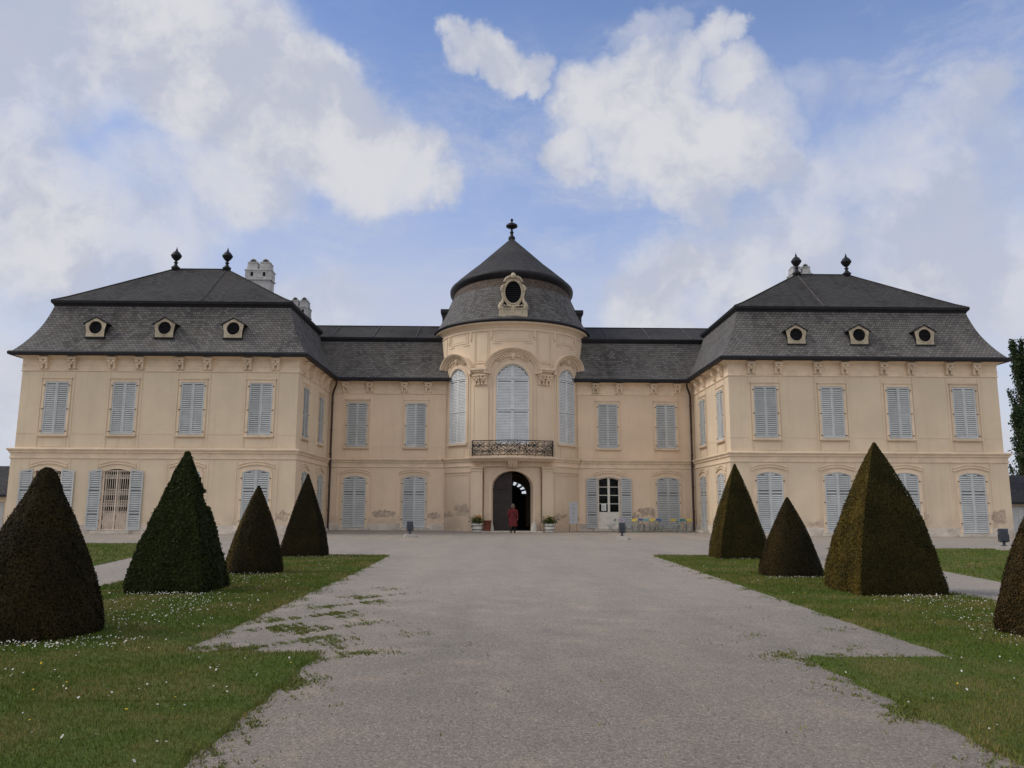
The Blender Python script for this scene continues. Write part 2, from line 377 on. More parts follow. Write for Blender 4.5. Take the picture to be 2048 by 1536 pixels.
def blob(mb,c,rx,ry,rz,n=8,m=0,tilt=0):
    rows=[]
    for i in range(6):
        t=PI*(i+.02)/5.04-PI/2
        row=[]
        for k in range(n):
            a=2*PI*k/n; x,y,z=rx*math.cos(t)*math.cos(a),ry*math.cos(t)*math.sin(a),rz*math.sin(t)
            row.append((c[0]+x*math.cos(tilt)-z*math.sin(tilt),c[1]+y,c[2]+x*math.sin(tilt)+z*math.cos(tilt)))
        rows.append(row)
    mb.grid(rows,m,True,True)
# ------------------------------------------------------------------ window kit (local: x along wall, -y outward, z=0 opening foot)
M_SHUTL=paint('shutter_paint_light',(.64,.66,.68),.07,1.7,.6,.3,bscale=60,bstr=.1,dirt=(.52,.54,.55),obj=.05)
def shutter(x0,x1,z0,z1,rails=(),tf=None,pitch=.118,yf=-.035,th=.045,st=.075,flip=False,back=True,pm=None):
    mb=MB(); tf=tf or (lambda x:z1)
    yb=yf+th
    def hi(x): return min(z1,tf(x))
    mb.hexa([(x0,yf,z0),(x0+st,yf,z0),(x0+st,yb,z0),(x0,yb,z0),(x0,yf,hi(x0)),(x0+st,yf,hi(x0+st)),(x0+st,yb,hi(x0+st)),(x0,yb,hi(x0))])
    mb.hexa([(x1-st,yf,z0),(x1,yf,z0),(x1,yb,z0),(x1-st,yb,z0),(x1-st,yf,hi(x1-st)),(x1,yf,hi(x1)),(x1,yb,hi(x1)),(x1-st,yb,hi(x1-st))])
    xs=[x0+st+(x1-x0-2*st)*i/10 for i in range(11)]
    mb.strip([(x,max(z0,hi(x)-.085)) for x in xs],[(x,hi(x)) for x in xs],yf+.002,yb)
    mb.box(x0+st,x1-st,yf+.002,yb,z0,z0+.11)
    for r in rails: mb.box(x0+st,x1-st,yf+.001,yb,r-.045,r+.045)
    z=z0+.11+.02
    while z<z1-.1:
        if not any(abs(z+.045-r)<.085 for r in rails):
            ok=[x for x in xs if hi(x)-.085>z+.075]
            if len(ok)>1:
                a,b=ok[0],ok[-1]
                mb.hexa([(a,yf+.004,z),(b,yf+.004,z),(b,yf+.014,z),(a,yf+.014,z),(a,yf+.036,z+.082),(b,yf+.036,z+.082),(b,yf+.044,z+.082),(a,yf+.044,z+.082)])
        z+=pitch
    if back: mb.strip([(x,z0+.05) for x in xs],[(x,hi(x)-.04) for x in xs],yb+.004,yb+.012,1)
    return mb.mesh('shutter',[pm or M_SHUT,M_SHUTB])
def openleaf(side,z0,z1):   # leaf folded back on the wall beside the opening; corner of the arched head cut
    x0,x1=(.79,1.50) if side>0 else (-1.50,-.79)
    tf=(lambda x:z1-.13*((abs(x)-.79)/.71)) if False else (lambda x:z1-.10*(1-(1.50-abs(x))/.71))
    return shutter(x0,x1,z0,z1,(z0+.95,z0+2.25),tf,yf=-.12)
def surround(kind):
    mb=MB()
    if kind=='upper':
        hw,h=.662,2.98
        mb.box(-.80,-hw-.004,-.055,.05,-.01,h+.14); mb.box(hw+.004,.80,-.055,.05,-.01,h+.14); mb.box(-hw-.004,hw+.004,-.053,.05,h+.004,h+.138)
        mb.box(-.86,.86,-.10,.05,h+.19,h+.245); mb.box(-.82,.82,-.07,.05,h+.143,h+.188)
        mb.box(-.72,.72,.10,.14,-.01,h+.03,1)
        for z in(.16,1.42,2.78):
            for s in(-1,1): mb.box(s*.70-.05,s*.70+.05,-.085,-.05,z-.022,z+.022,2)
    elif kind in('ground','french','grille'):
        hw,zs,rise=.75,3.24,.18
        P=archpath(0,hw+.075,zs+.03,rise,10,'seg')
        f=lambda u,z,d:(u,d,z)
        for s in(-1,1): mb.box(s*(hw+.078)-.074,s*(hw+.078)+.074,-.05,.05,0,zs+.03)
        band(mb,f,P,[(-.07,-.03),(-.07,.052),(.09,.052),(.09,-.03)])
        for k,(o,pr) in enumerate(((.30,.075),(.45,.05))):
            band(mb,f,archpath(0,1.02,zs+o-.06,rise*1.15,12,'seg'),[(-.03,-.02),(-.03,pr),(.035,pr),(.05,pr*.4),(.05,-.02)])
        if kind=='ground': mb.box(-.8,.8,.10,.14,0,3.5,1)
        for z in(.55,1.7,2.9):
            for s in(-1,1): mb.box(s*.80-.04,s*.80+.04,-.085,-.04,z-.025,z+.025,2)
    return mb.mesh('window',[M_TRIM,M_SHUTB,M_PIPE])
TF=lambda x:3.24+.18*(1-(x/.75)**2)-.005
ME={}
ME['upper']=surround('upper'); ME['ground']=surround('ground'); ME['french']=surround('french'); ME['grille']=surround('grille')
ME['uL']=shutter(-.656,-.003,.012,2.972,(1.36,)); ME['uR']=shutter(.003,.656,.012,2.972,(1.36,))
ME['gL']=shutter(-.745,-.003,.02,3.5,(2.25,1.02),TF); ME['gR']=shutter(.003,.745,.02,3.5,(2.25,1.02),TF)
ME['oL']=openleaf(-1,.03,3.36); ME['oR']=openleaf(1,.03,3.36)
mb=MB(); mb.box(-.82,.82,-.16,.05,-.115,-.012); mb.box(-.76,.76,-.10,.05,-.16,-.117); ME['sill']=mb.mesh('sill',M_TRIM)
mb=MB(); mb.box(-1.05,1.05,-.42,-.02,-.16,-.01); ME['step']=mb.mesh('doorstep',M_STONE)
# french door: white frame, mullion, glazing bars, panelled foot
mb=MB(); y0,y1=.12,.17
for s in(-1,1): mb.box(s*.70-.05,s*.70+.05,y0,y1,0,3.28)
mb.box(-.075,.075,y0-.02,y1,0,3.40)
for s in(-1,1):
    a,b=(s*.65,s*.075) if s<0 else (.075,.65)
    mb.box(a,b,y0,y1,0,.98); mb.box(a+.1,b-.1,y0-.015,y0,.14,.84)
    mb.box(a,b,y0-.012,y1,.98,1.08)
    for z in(1.62,2.18,2.73): mb.box(a,b,y0,y1,z-.022,z+.022)
    xs=[a+(b-a)*i/6 for i in range(7)]; mb.strip([(x,TF(x)-.10) for x in xs],[(x,TF(x)) for x in xs],y0,y1)
ME['fdoor']=mb.mesh('french_door',M_WHITEP)
mb=MB()
for s in(-1,1):
    a,b=(-.65,-.075) if s<0 else (.075,.65)
    mb.box(a,b,.14,.146,1.08,3.3)
ME['fpane']=mb.mesh('pane',M_GLASS)
# folding lattice gate
mb=MB()
for i in range(13):
    x=-.70+1.40*i/12; mb.box(x-.010,x+.010,.02,.045,.04,3.30)
for x in(-.73,.0,.73): mb.box(x-.03,x+.03,.01,.055,.02,3.34)
for z in(.05,3.28): mb.box(-.73,.73,.012,.05,z-.025,z+.025)
for zc in(.45,.95,1.42,2.05,2.95):
    for i in range(12):
        xa=-.70+1.40*i/12; xb=xa+1.40/12
        for q in(-1,1):
            for (za,zb) in((zc-.13,zc),(zc,zc+.13)):
                p0=(xa,.018,za if q>0 else zb); p1=(xb,.018,zb if q>0 else za)
                w=.012
                mb.hexa([(p0[0],.005,p0[2]-w),(p1[0],.005,p1[2]-w),(p1[0],.018,p1[2]-w),(p0[0],.018,p0[2]-w),(p0[0],.005,p0[2]+w),(p1[0],.005,p1[2]+w),(p1[0],.018,p1[2]+w),(p0[0],.018,p0[2]+w)])
ME['gate']=mb.mesh('lattice_gate',M_GRILLE)
mb=MB()
for s in(-1,1):
    a,b=(-.70,-.03) if s<0 else (.03,.70)
    for x in(a+.03,b-.03): mb.box(x-.04,x+.04,.19,.24,0,3.3)
    mb.box(a,b,.19,.24,0,.95)
    for z in(1.62,2.25,2.9): mb.box(a,b,.19,.24,z-.025,z+.025)
ME['gdoor']=mb.mesh('french_door',M_GRILLE)
mb=MB()
for s in(-1,1): mb.box(*((-.70,-.03) if s<0 else (.03,.70)),.21,.216,.95,3.3)
ME['gpane']=mb.mesh('pane',M_GLASS)
mb=MB(); P=[(-1.6,.32,-.1),(1.6,.32,-.1),(1.6,3,-.1),(-1.6,3,-.1),(-1.6,.32,3.7),(1.6,.32,3.7),(1.6,3,3.7),(-1.6,3,3.7)]; mb.add(P,[(0,1,2,3),(4,5,6,7),(1,2,6,5),(2,3,7,6),(3,0,4,7)]); ME['blackout_box']=mb.mesh('blackout_box',M_DARK)  # added near-black box; the darkness behind the panes is in its colour
KIT={'upper':[('shutter','uL'),('shutter','uR'),('sill','sill')],'ground':[('shutter','gL'),('shutter','gR'),('doorstep','step')],
 'french':[('shutter','oL'),('shutter','oR'),('doorstep','step'),('french_door','fdoor'),('pane','fpane'),('blackout_box','blackout_box')],
 'grille':[('shutter','oL'),('shutter','oR'),('doorstep','step'),('lattice_gate','gate'),('french_door','gdoor'),('pane','gpane'),('blackout_box','blackout_box')]}
WLAB={'french':'glazed white double door with its two grey shutters folded back','grille':'opening with folded back shutters behind a beige lattice gate'}
def put_window(kind,x,y,z,rot):
    o=link('window',ME[kind],palace,(x,y,z),rot,label=WLAB.get(kind))
    for n,k in KIT[kind]: link(n,ME[k],o)
    return o
# ------------------------------------------------------------------ the palace
palace=empty('palace',(0,0,0),label='long cream baroque palace with grey shutters, slate mansard roofs and round central tower',cat='palace')
A_,B_,P_=12.339,28.01,8.303
WIN=[25.956,22.136,18.28,14.424]; INN=[10.44,6.48]; SID=[6.5,2.45]
H0,HB,HC=4.12,4.70,9.80
def wallpart(p0,p1,lp0,lp1,mat,ups,grs,upk,grk):
    """one straight wall: lower storey (slightly proud) and upper storey with real openings"""
    mb=MB(); f=seg(p0,p1); L=math.hypot(p1[0]-p0[0],p1[1]-p0[1]); fl=seg(lp0,lp1); LL=math.hypot(lp1[0]-lp0[0],lp1[1]-lp0[1])
    off=((lp0[0]-p0[0])*(p1[0]-p0[0])+(lp0[1]-p0[1])*(p1[1]-p0[1]))/L
    wall(mb,f,0,L,HB-.1,HC,[dict(c=u,hw=.662,zb=5.497,zs=8.476) for u in ups])
    wall(mb,fl,0,LL,0,H0+.1,[dict(c=u-off,hw=.75,zb=.17,zs=3.41,rise=.18,kind='seg') for u in grs])
    for u in ups:   # window bay: slim raised strips, apron, frieze strip
        for s in(-1,1): cbox(mb,f,u+s*.915-.045,u+s*.915+.045,HB,9.08,-.035,.02)
        cbox(mb,f,u-.74,u+.74,HB+.03,5.24,-.03,.02); cbox(mb,f,u-.62,u+.62,HB+.10,5.16,-.045,.02)
    if ups:
        for u in [0]+[None]: pass
    for u in grs:
        for s in(-1,1): cbox(mb,fl,u-off+s*1.14-.04,u-off+s*1.14+.04,.5,H0,-.03,.02)
    # thin string line at sill height between the bays
    e=[0]+[v for u in sorted(ups) for v in(u-.97,u+.97)]+[L]
    for a,b in zip(e[0::2],e[1::2]):
        if b-a>.1: cbox(mb,f,a+.02,b-.02,5.52,5.545,-.014,.02)
    mb.build('wall',mat,palace)
    ang=math.atan2(p1[1]-p0[1],p1[0]-p0[0])
    for u,k in zip(ups,upk):
        x,y,z=f(u,5.497,0); put_window(k,x,y,z,ang)
    for u,k in zip(grs,grk):
        x,y,z=fl(u-off,.17,0); put_window(k,x,y,z,ang)
LO=.1
plan_u=[(-B_,1.2),(-B_,-P_),(-A_,-P_),(-A_,0),(-4.42,0)]
plan_l=[(-B_-LO,1.2),(-B_-LO,-P_-LO),(-A_+LO,-P_-LO),(-A_+LO,-LO),(-4.42,-LO)]
mir=lambda pl:[(-x,y) for x,y in pl][::-1]
for side in(-1,1):
    pu,pl=(plan_u,plan_l) if side<0 else (mir(plan_u),mir(plan_l))
    for i in range(4):
        p0,p1=pu[i],pu[i+1]; L=math.hypot(p1[0]-p0[0],p1[1]-p0[1]); k=i if side<0 else 3-i
        if k==0: ups=[];grs=[]
        elif k==1: ups=[(-w if side<0 else w)-p0[0] for w in(WIN if side<0 else WIN[::-1])]; grs=ups
        elif k==2: ups=[(-s)-p0[1] if side<0 else p0[1]+s for s in(SID if side<0 else SID[::-1])]; grs=ups
        else: ups=[(-w if side<0 else w)-p0[0] for w in(INN if side<0 else INN[::-1])]; grs=ups
        gk=['ground']*len(grs)
        if k==1 and side<0: gk[0]=gk[1]='grille'
        if k==3 and side>0: gk[0]='french'
        wallpart(p0,p1,pl[i],pl[i+1],M_WALL if k<3 else M_COURT,ups,grs,['upper']*len(ups),gk)
# back of the building
mb=MB()
for s in(-1,1):
    mb.box(s*A_-.1,s*A_+.1,1.32,8.3,0,10); mb.box(min(s*A_,s*B_),max(s*A_,s*B_),1.1,1.3,0,9.95)
f=seg((12.3,8.2),(-12.3,8.2)); wall(mb,f,0,24.6,0,10,[dict(c=12.3,hw=1.25,zb=.0,zs=2.55,rise=.95,kind='arch')],.3)
mb.build('rear_wall',M_COURT,palace)
# plinth, belt course, cornice
TH=math.radians
def arc(R,a0,a1,n=24): return [(R*math.sin(TH(a0+(a1-a0)*i/n)),TY-R*math.cos(TH(a0+(a1-a0)*i/n))) for i in range(n+1)]
full=plan_u[:-1]+[(-4.40,0)]+arc(TR,-59.6,59.6,40)+[(4.40,0)]+mir(plan_u[:-1])
beltprof=[(-.05,4.10),(.125,4.10),(.155,4.13),(.155,4.20),(.13,4.23),(.13,4.40),(.16,4.43),(.205,4.45),(.205,4.51),(.235,4.55),(.29,4.60),(.30,4.66),(.27,4.69),(-.03,4.735)]
mb=MB(); course(mb,full,beltprof); mb.build('belt_course',M_TRIM,palace)
corn=[(-.03,9.08),(.045,9.08),(.055,9.12),(.03,9.15),(.022,9.16),(.022,9.38),(.04,9.39),(.04,9.42),(.02,9.43),(.02,9.76),(.06,9.78),(.08,9.83),(.14,9.87),(.26,9.92),(.38,9.945),(.42,9.97),(.44,10.03),(.44,10.06),(-.1,10.06)]
for side in(-1,1):
    pl=plan_u[:-1]+[(-4.30,0)]
    mb=MB(); course(mb,pl if side<0 else mir(pl),corn); mb.build('cornice',M_TRIM,palace)
    pl=plan_l[:-1]+[(-4.2,-LO)]
    if side>0: pl=mir(pl)
    # plinth is broken by the ground floor doors
    for i in range(4):
        p0,p1=pl[i],pl[i+1]; f=seg(p0,p1); L=math.hypot(p1[0]-p0[0],p1[1]-p0[1]); k=i if side<0 else 3-i
        cs=[] if k==0 else ([(-w if side<0 else w)-p0[0] for w in WIN] if k==1 else ([(-q)-p0[1] if side<0 else p0[1]+q for q in SID] if k==2 else [(-w if side<0 else w)-p0[0] for w in INN]))
        e=[0]+[v for u in sorted(cs) for v in(u-.88,u+.88)]+[L]
        for a,b in zip(e[0::2],e[1::2]):
            mb=MB(); cbox(mb,f,a+.001,b-.001,0,.46+.03*random.random(),-.032,.02); mb.build('plinth',M_PLINTH,palace)
# console brackets
mb=MB()
mb.box(-.27,.27,-.36,.0,.64,.71); mb.box(-.235,.235,-.31,.0,.57,.638)
for s in(-1,1):
    x=s*.135
    mb.tube([(x-.085,-.22,.49),(x+.085,-.22,.49)],.088,10); mb.tube([(x-.065,-.10,.10),(x+.065,-.10,.10)],.062,8)
    mb.hexa([(x-.05,-.12,.05),(x+.05,-.12,.05),(x+.05,0,.05),(x-.05,0,.05),(x-.075,-.27,.56),(x+.075,-.27,.56),(x+.075,0,.56),(x-.075,0,.56)])
blob(mb,(0,-.2,.40),.07,.10,.14); mb.box(-.055,.055,-.06,0,.05,.3); mb.box(-.26,.26,-.05,0,.0,.05)
ME['console']=mb.mesh('console_bracket',M_TRIM)
def console(x,y,rot,z=9.16,sc=1):
    o=link('console_bracket',ME['console'],palace,(x,y,z),rot); o.scale=(sc,sc,sc)
for s in(-1,1):
    for w in WIN:
        for d in(-.79,.79): console(s*w+d,-P_,0)
    for q in SID:
        for d in(-.79,.79): console(s*A_,-q+d,R_(90) if s<0 else R_(-90))
    for w in INN:
        for d in(-.81,.81): console(s*w+d,0,0)
# ------------------------------------------------------------------ wing roofs
def hip_loft(mb,rect,prof,m=0):
    x0,x1,y0,y1=rect; cum=0; prev=None
    for ins,z in prof:
        cur=(ins,z)
        if prev:
            iy=lambda q:q[1] if isinstance(q,tuple) else q
            step=math.hypot(iy(ins)-iy(prev[0]),z-prev[1])
            def c(i):
                i,j=i if isinstance(i,tuple) else (i,i); return [(x0+i,y0+j),(x1-i,y0+j),(x1-i,y1-j),(x0+i,y1-j)]
            a=c(prev[0]); b=c(ins)
            for k in range(4):
                p,q,r,t=a[k],a[(k+1)%4],b[(k+1)%4],b[k]; ax=0 if k%2==0 else 1
                uv=[(p[ax],cum),(q[ax],cum),(r[ax],cum+step),(t[ax],cum+step)]
                mb.add([(p[0],p[1],prev[1]),(q[0],q[1],prev[1]),(r[0],r[1],z),(t[0],t[1],z)],[(0,1,2,3)],m,[uv])
            cum+=step
        prev=cur
MP=[(0,0),(.15,.085),(.30,.185),(.43,.285),(.55,.39),(.68,.515),(.78,.635),(.87,.765),(.94,.88),(1,1)]
OV=.53; EZ=10.08; BZ=13.25; INS=1.47
def finial_mesh(prof,n=14):
    mb=MB(); mb.lathe(prof,n); return mb.mesh('finial',M_LEAD)
ME['finial']=finial_mesh([(.0,-.3),(.24,-.3),(.24,.02),(.27,.05),(.27,.11),(.18,.15),(.15,.22),(.10,.27),(.085,.36),(.13,.40),(.14,.44),(.08,.48),(.07,.53),(.13,.58),(.24,.70),(.31,.82),(.335,.86),(.335,.91),(.28,.98),(.22,1.08),(.12,1.17),(.07,1.21),(.06,1.25),(.075,1.28),(.035,1.34),(.015,1.46),(.0,1.48)])
def dormer_mesh():
    mb=MB(); cz=.55
    # stone face: pentagon with round hole (ring sectors between hole and outline)
    out=[]; N=32
    poly=[(-.52,.0),(.52,.0),(.52,.36),(.60,.78),(0,1.13),(-.60,.78),(-.52,.36)]
    def ray(a):
        best=9
        for i in range(len(poly)):
            (xa,za),(xb,zb)=poly[i],poly[(i+1)%len(poly)]; za-=cz;zb-=cz
            dx,dz=math.cos(a),math.sin(a); ex,ez=xb-xa,zb-za; den=dx*ez-dz*ex
            if abs(den)<1e-9: continue
            t=(xa*ez-za*ex)/den; u=(xa*dz-za*dx)/den
            if t>0 and -1e-6<=u<=1+1e-6: best=min(best,t)
        return (best*math.cos(a),cz+best*math.sin(a))
    angs=sorted({2*PI*i/N for i in range(N)}|{math.atan2(z-cz,x)%(2*PI) for x,z in poly}); angs.append(angs[0]+2*PI)
    hr=.375
    o=[ray(a) for a in angs]; h=[(hr*math.cos(a),cz+hr*math.sin(a)) for a in angs]; h2=[(1.14*hr*math.cos(a),cz+1.14*hr*math.sin(a)) for a in angs]
    mb.grid([[(x,-.03,z) for x,z in h2],[(x,-.03,z) for x,z in o]],0)
    mb.grid([[(x,-.03,z) for x,z in h2],[(x,-.055,z) for x,z in h2],[(x,-.055,z) for x,z in h],[(x,.12,z) for x,z in h]],0)
    mb.grid([[(x,-.03,z) for x,z in o],[(x,.9,z) for x,z in o]],1)
    mb.box(-.4,.4,.10,.12,.1,1.0,2)
    for i in range(9):
        z=.20+.078*i
        wz=math.sqrt(max(0,hr*hr-(z+.03-cz)**2))
        if wz>.05: mb.hexa([(-wz,.0,z),(wz,.0,z),(wz,.012,z),(-wz,.012,z),(-wz,.05,z+.06),(wz,.05,z+.06),(wz,.06,z+.06),(-wz,.06,z+.06)],3)
    for s in(-1,1):   # little gable roof
        P=[(0,-.09,1.15),(s*.70,-.09,.745),(s*.70,1.0,.745),(0,1.0,1.15),(0,-.09,1.20),(s*.70,-.09,.795),(s*.70,1.0,.795),(0,1.0,1.20)]
        mb.hexa(P,3)
    mb.box(-.58,.58,-.08,.5,-.07,-.002,3)
    return mb.mesh('dormer',[M_DORMER,M_SLATE2,M_DARK,M_LEAD])
ME['dormer']=dormer_mesh()
def chimney_mesh(w=1.9,d=1.1,h=3.0):
    mb=MB(); mb.hexa([(-w*.5,-d/2,-4),(w*.5,-d/2,-4),(w*.5,d/2,-4),(-w*.5,d/2,-4),(-w*.47,-d/2*.96,h*.50),(w*.47,-d/2*.96,h*.50),(w*.47,d/2*.96,h*.50),(-w*.47,d/2*.96,h*.50)])
    mb.box(-w*.52,w*.52,-d*.54,d*.54,h*.50,h*.535); mb.box(-w*.49,w*.49,-d*.5,d*.5,h*.535,h*.72); mb.box(-w*.515,w*.515,-d*.53,d*.53,h*.72,h*.745)
    for s in(-1,1):
        x=s*w*.235
        mb.hexa([(x-.40,-d*.47,h*.745),(x+.40,-d*.47,h*.745),(x+.40,d*.47,h*.745),(x-.40,d*.47,h*.745),(x-.33,-d*.42,h*.90),(x+.33,-d*.42,h*.90),(x+.33,d*.42,h*.90),(x-.33,d*.42,h*.90)])
        mb.box(x-.36,x+.36,-d*.45,d*.45,h*.90,h*.925)
        mb.box(x-.09,x+.09,-d*.5-.01,-d*.4,h*.59,h*.68,1)
        for y in(-.3,.3):
            mb.tube([(x-.26*math.cos(PI*i/8),y,h*.925+.24*math.sin(PI*i/8)) for i in range(9)],.035,6)
        mb.grid([[(x-.24*math.cos(PI*i/8),y,h*.925+.22*math.sin(PI*i/8)) for i in range(9)] for y in(-.28,.28)],0)
    return mb.mesh('chimney',[M_CHIM,M_DARK])
ME['chimney']=chimney_mesh()
for side in(-1,1):
    xa,xb=(-B_,-A_) if side<0 else (A_,B_)
    rect=(xa-OV,xb+OV,-P_-OV,1.2+OV)
    mb=MB(); hip_loft(mb,rect,[(INS*t,EZ+(BZ-EZ)*h) for t,h in MP])
    roof=mb.build('mansard_roof',M_SLATE,palace)
    mb=MB(); ring=[(rect[0],rect[2]),(rect[1],rect[2]),(rect[1],rect[3]),(rect[0],rect[3])]
    course(mb,ring,[(-.16,9.93),(.0,9.93),(.07,9.97),(.09,10.10),(.03,10.17),(-.12,10.18)],0,True); mb.build('gutter',M_LEAD,roof)
    bi=INS-.12; mb=MB(); r2=[(rect[0]+INS,rect[2]+INS),(rect[1]-INS,rect[2]+INS),(rect[1]-INS,rect[3]-INS),(rect[0]+INS,rect[3]-INS)]
    course(mb,r2,[(-.12,BZ-.16),(.02,BZ-.15),(.08,BZ-.03),(.17,BZ+.06),(.20,BZ+.20),(-.05,BZ+.215)],0,True); mb.build('eaves_moulding',M_LEAD,roof)
    rr=(rect[0]+INS-.17,rect[1]-INS+.17,rect[2]+INS-.17,rect[3]-INS+.17); hd=(rr[3]-rr[2])/2
    hx=5.42; kx=hx/hd; ZR=16.62; up=[(0,BZ+.20),((.45*kx,.45),BZ+.20+.31),((1.1*kx,1.1),BZ+.20+.83),((hx-.03,hd-.03),ZR)]
    mb=MB(); hip_loft(mb,rr,up)
    mb.tube([(rr[0]+hx,rr[2]+hd,ZR+.01),(rr[1]-hx,rr[2]+hd,ZR+.01)],.06,6,1)
    for cx_ in(0,1):
        for cy_ in(0,1):
            pts=[((rr[0]+i) if cx_==0 else (rr[1]-i),(rr[2]+j) if cy_==0 else (rr[3]-j),z+.01) for (i,j),z in [((0,0),up[0][1])]+up[1:]]
            mb.tube(pts,.045,5,0)
    up_o=mb.build('upper_roof',[M_SLATE2,M_LEAD],roof)
    xi=(rr[1]-hx) if side<0 else (rr[0]+hx); mb=MB(); mb.tube([(xi,rr[2]+(j if not isinstance(j,tuple) else j[1]),z+.012) for j,z in up],.055,4); mb.build('repair_strip',M_STRIP,roof)
    for x in(rr[0]+hx,rr[1]-hx): link('finial',ME['finial'],roof,(x,rr[2]+hd,ZR+.02))
    for x in((-24.15,-20.20,-16.26) if side<0 else (16.45,20.15,24.02)): link('dormer',ME['dormer'],roof,(x,-P_+.10,11.12 if side<0 else 11.02))
    for (x,y,z,k) in (((-17.2,-.9,15.1,.93),(-14.72,.45,13.05,.70)) if side<0 else ((19.75,-.9,15.35,.74),(16.72,.45,12.95,.74))):
        link('chimney',ME['chimney'],roof,(x,y,z)).scale=(k,.9,1.0 if k>.8 else .92)
# main range roof
MI=1.5; MBZ=13.02; RZ=14.72
pr=[(-OV+MI*t,EZ-.02+(MBZ-EZ)*h) for t,h in MP]
mb=MB()
for s in(-1,1):
    for (sgn,yc) in((1,0),(-1,8.2)):
        cum=0
        for a,b in zip(pr[:-1],pr[1:]):
            stp=math.hypot(b[0]-a[0],b[1]-a[1]); xs=(3.2*s,13.4*s)
            mb.add([(xs[0],yc+sgn*a[0],a[1]),(xs[1],yc+sgn*a[0],a[1]),(xs[1],yc+sgn*b[0],b[1]),(xs[0],yc+sgn*b[0],b[1])],[(0,1,2,3)],0,[[(xs[0],cum),(xs[1],cum),(xs[1],cum+stp),(xs[0],cum+stp)]]); cum+=stp
        mb.add([(3.2*s,yc+sgn*(pr[-1][0]-.15),MBZ+.17),(17.*s,yc+sgn*(pr[-1][0]-.15),MBZ+.17),(17.*s,4.1,RZ),(3.2*s,4.1,RZ)],[(0,1,2,3)],1,[[(3.2*s,0),(13.4*s,0),(13.4*s,3.5),(3.2*s,3.5)]])
    mb.add([(13.38*s,y,z) for y,z in pr+[(4.1,RZ)]+[(8.2-y,z) for y,z in pr[::-1]]],[tuple(range(2*len(pr)+1))],0)
    mb.tube([(3.2*s,4.1,RZ+.01),(17.*s,4.1,RZ+.01)],.06,6,2)

mroof=mb.build('main_roof',[M_SLATE,M_SLATE2,M_LEAD],palace)
for s in(-1,1):
    for x in(12.6,9.7,6.7):
        mb=MB(); mb.tube([(s*x,pr[-1][0]-.1,MBZ+.2),(s*x,4.0,RZ-.02)],.05,4); mb.build('repair_strip',M_STRIP,mroof)
    mb=MB(); p=[(-12.9,-OV),(-4.2,-OV)] if s<0 else [(4.2,-OV),(12.9,-OV)]
    course(mb,p,[(-.16,9.91),(.0,9.91),(.07,9.95),(.09,10.08),(.03,10.15),(-.12,10.16)]); mb.build('gutter',M_LEAD,mroof)
    mb=MB(); p=[(-13.3,pr[-1][0]),(-3.4,pr[-1][0])] if s<0 else [(3.4,pr[-1][0]),(13.3,pr[-1][0])]
    course(mb,p,[(-.12,MBZ-.18),(.02,MBZ-.17),(.08,MBZ-.04),(.15,MBZ+.04),(.18,MBZ+.17),(-.05,MBZ+.18)]); mb.build('eaves_moulding',M_LEAD,mroof)
    mb=MB(); x0,x1=(-4.95,-3.9) if s<0 else (3.9,4.95)
    mb.box(x0,x1,1.6,3.4,13.2,15.15); mb.box(x0-.12,x1+.12,1.48,3.5,15.15,15.42); mb.build('lucarne',M_LEAD,mroof)
# ------------------------------------------------------------------ tower
SA=46.0  # angle of the side windows
fu=cyl(TR)
ua=lambda a:TR*math.radians(a)
opC=dict(c=0,hw=1.07,zb=5.55,zs=9.70,rise=1.04,kind='arch')
opS=[dict(c=ua(s*SA),hw=.83,zb=5.66,zs=9.83,rise=.83,kind='arch') for s in(-1,1)]
mb=MB()
wall(mb,fu,ua(-61),ua(61),HB-.1,13.2,[opS[0],opC,opS[1]],.25,0,.35)
wall(mb,fu,ua(61),ua(180),9.6,13.2,(),.25,0,.35); wall(mb,fu,ua(-180),ua(-61),9.6,13.2,(),.25,0,.35)
# attic strips and panel frames
def frame(c,hw,z0,z1,w=.035,pr=.03):
    n=max(2,int(2*hw/.4))
    cbox(mb,fu,c-hw,c+hw,z0,z0+w,-pr,.02,n); cbox(mb,fu,c-hw,c+hw,z1-w,z1,-pr,.02,n)
    cbox(mb,fu,c-hw,c-hw+w,z0+w,z1-w,-pr,.02); cbox(mb,fu,c+hw-w,c+hw,z0+w,z1-w,-pr,.02)
for a,hw in((0,1.22),(-45,.85),(45,.85)):
    frame(ua(a),hw,12.28,13.02,.04,.035); frame(ua(a),hw-.16,12.42,12.90,.025,.02)
    for s in(-1,1):
        c=ua(a)+s*(hw+.22)
        cbox(mb,fu,c-.07,c+.07,12.55,13.05,-.05,.02); blob(mb,fu(c,12.45,-.03),.05,.05,.07)
    cbox(mb,fu,ua(a)-hw-.1,ua(a)-hw+.4,12.14,12.19,-.04,.02,2); cbox(mb,fu,ua(a)+hw-.4,ua(a)+hw+.1,12.14,12.19,-.04,.02,2)
for a in(-23.8,23.8,-66,66):
    for s in(-1,1): cbox(mb,fu,ua(a)+s*.50-.02,ua(a)+s*.50+.02,10.5,13.12,-.035,.02)
    frame(ua(a),.42,11.0,12.95,.03,.02); cbox(mb,fu,ua(a)-.42,ua(a)+.42,10.86,10.92,-.05,.02,2)
    cbox(mb,fu,ua(a)-.52,ua(a)+.52,HB+.03,9.35,-.03,.02,4)
    for s in(-1,1): cbox(mb,fu,ua(a)+s*.50-.025,ua(a)+s*.50+.025,HB+.03,9.35,-.05,.02)
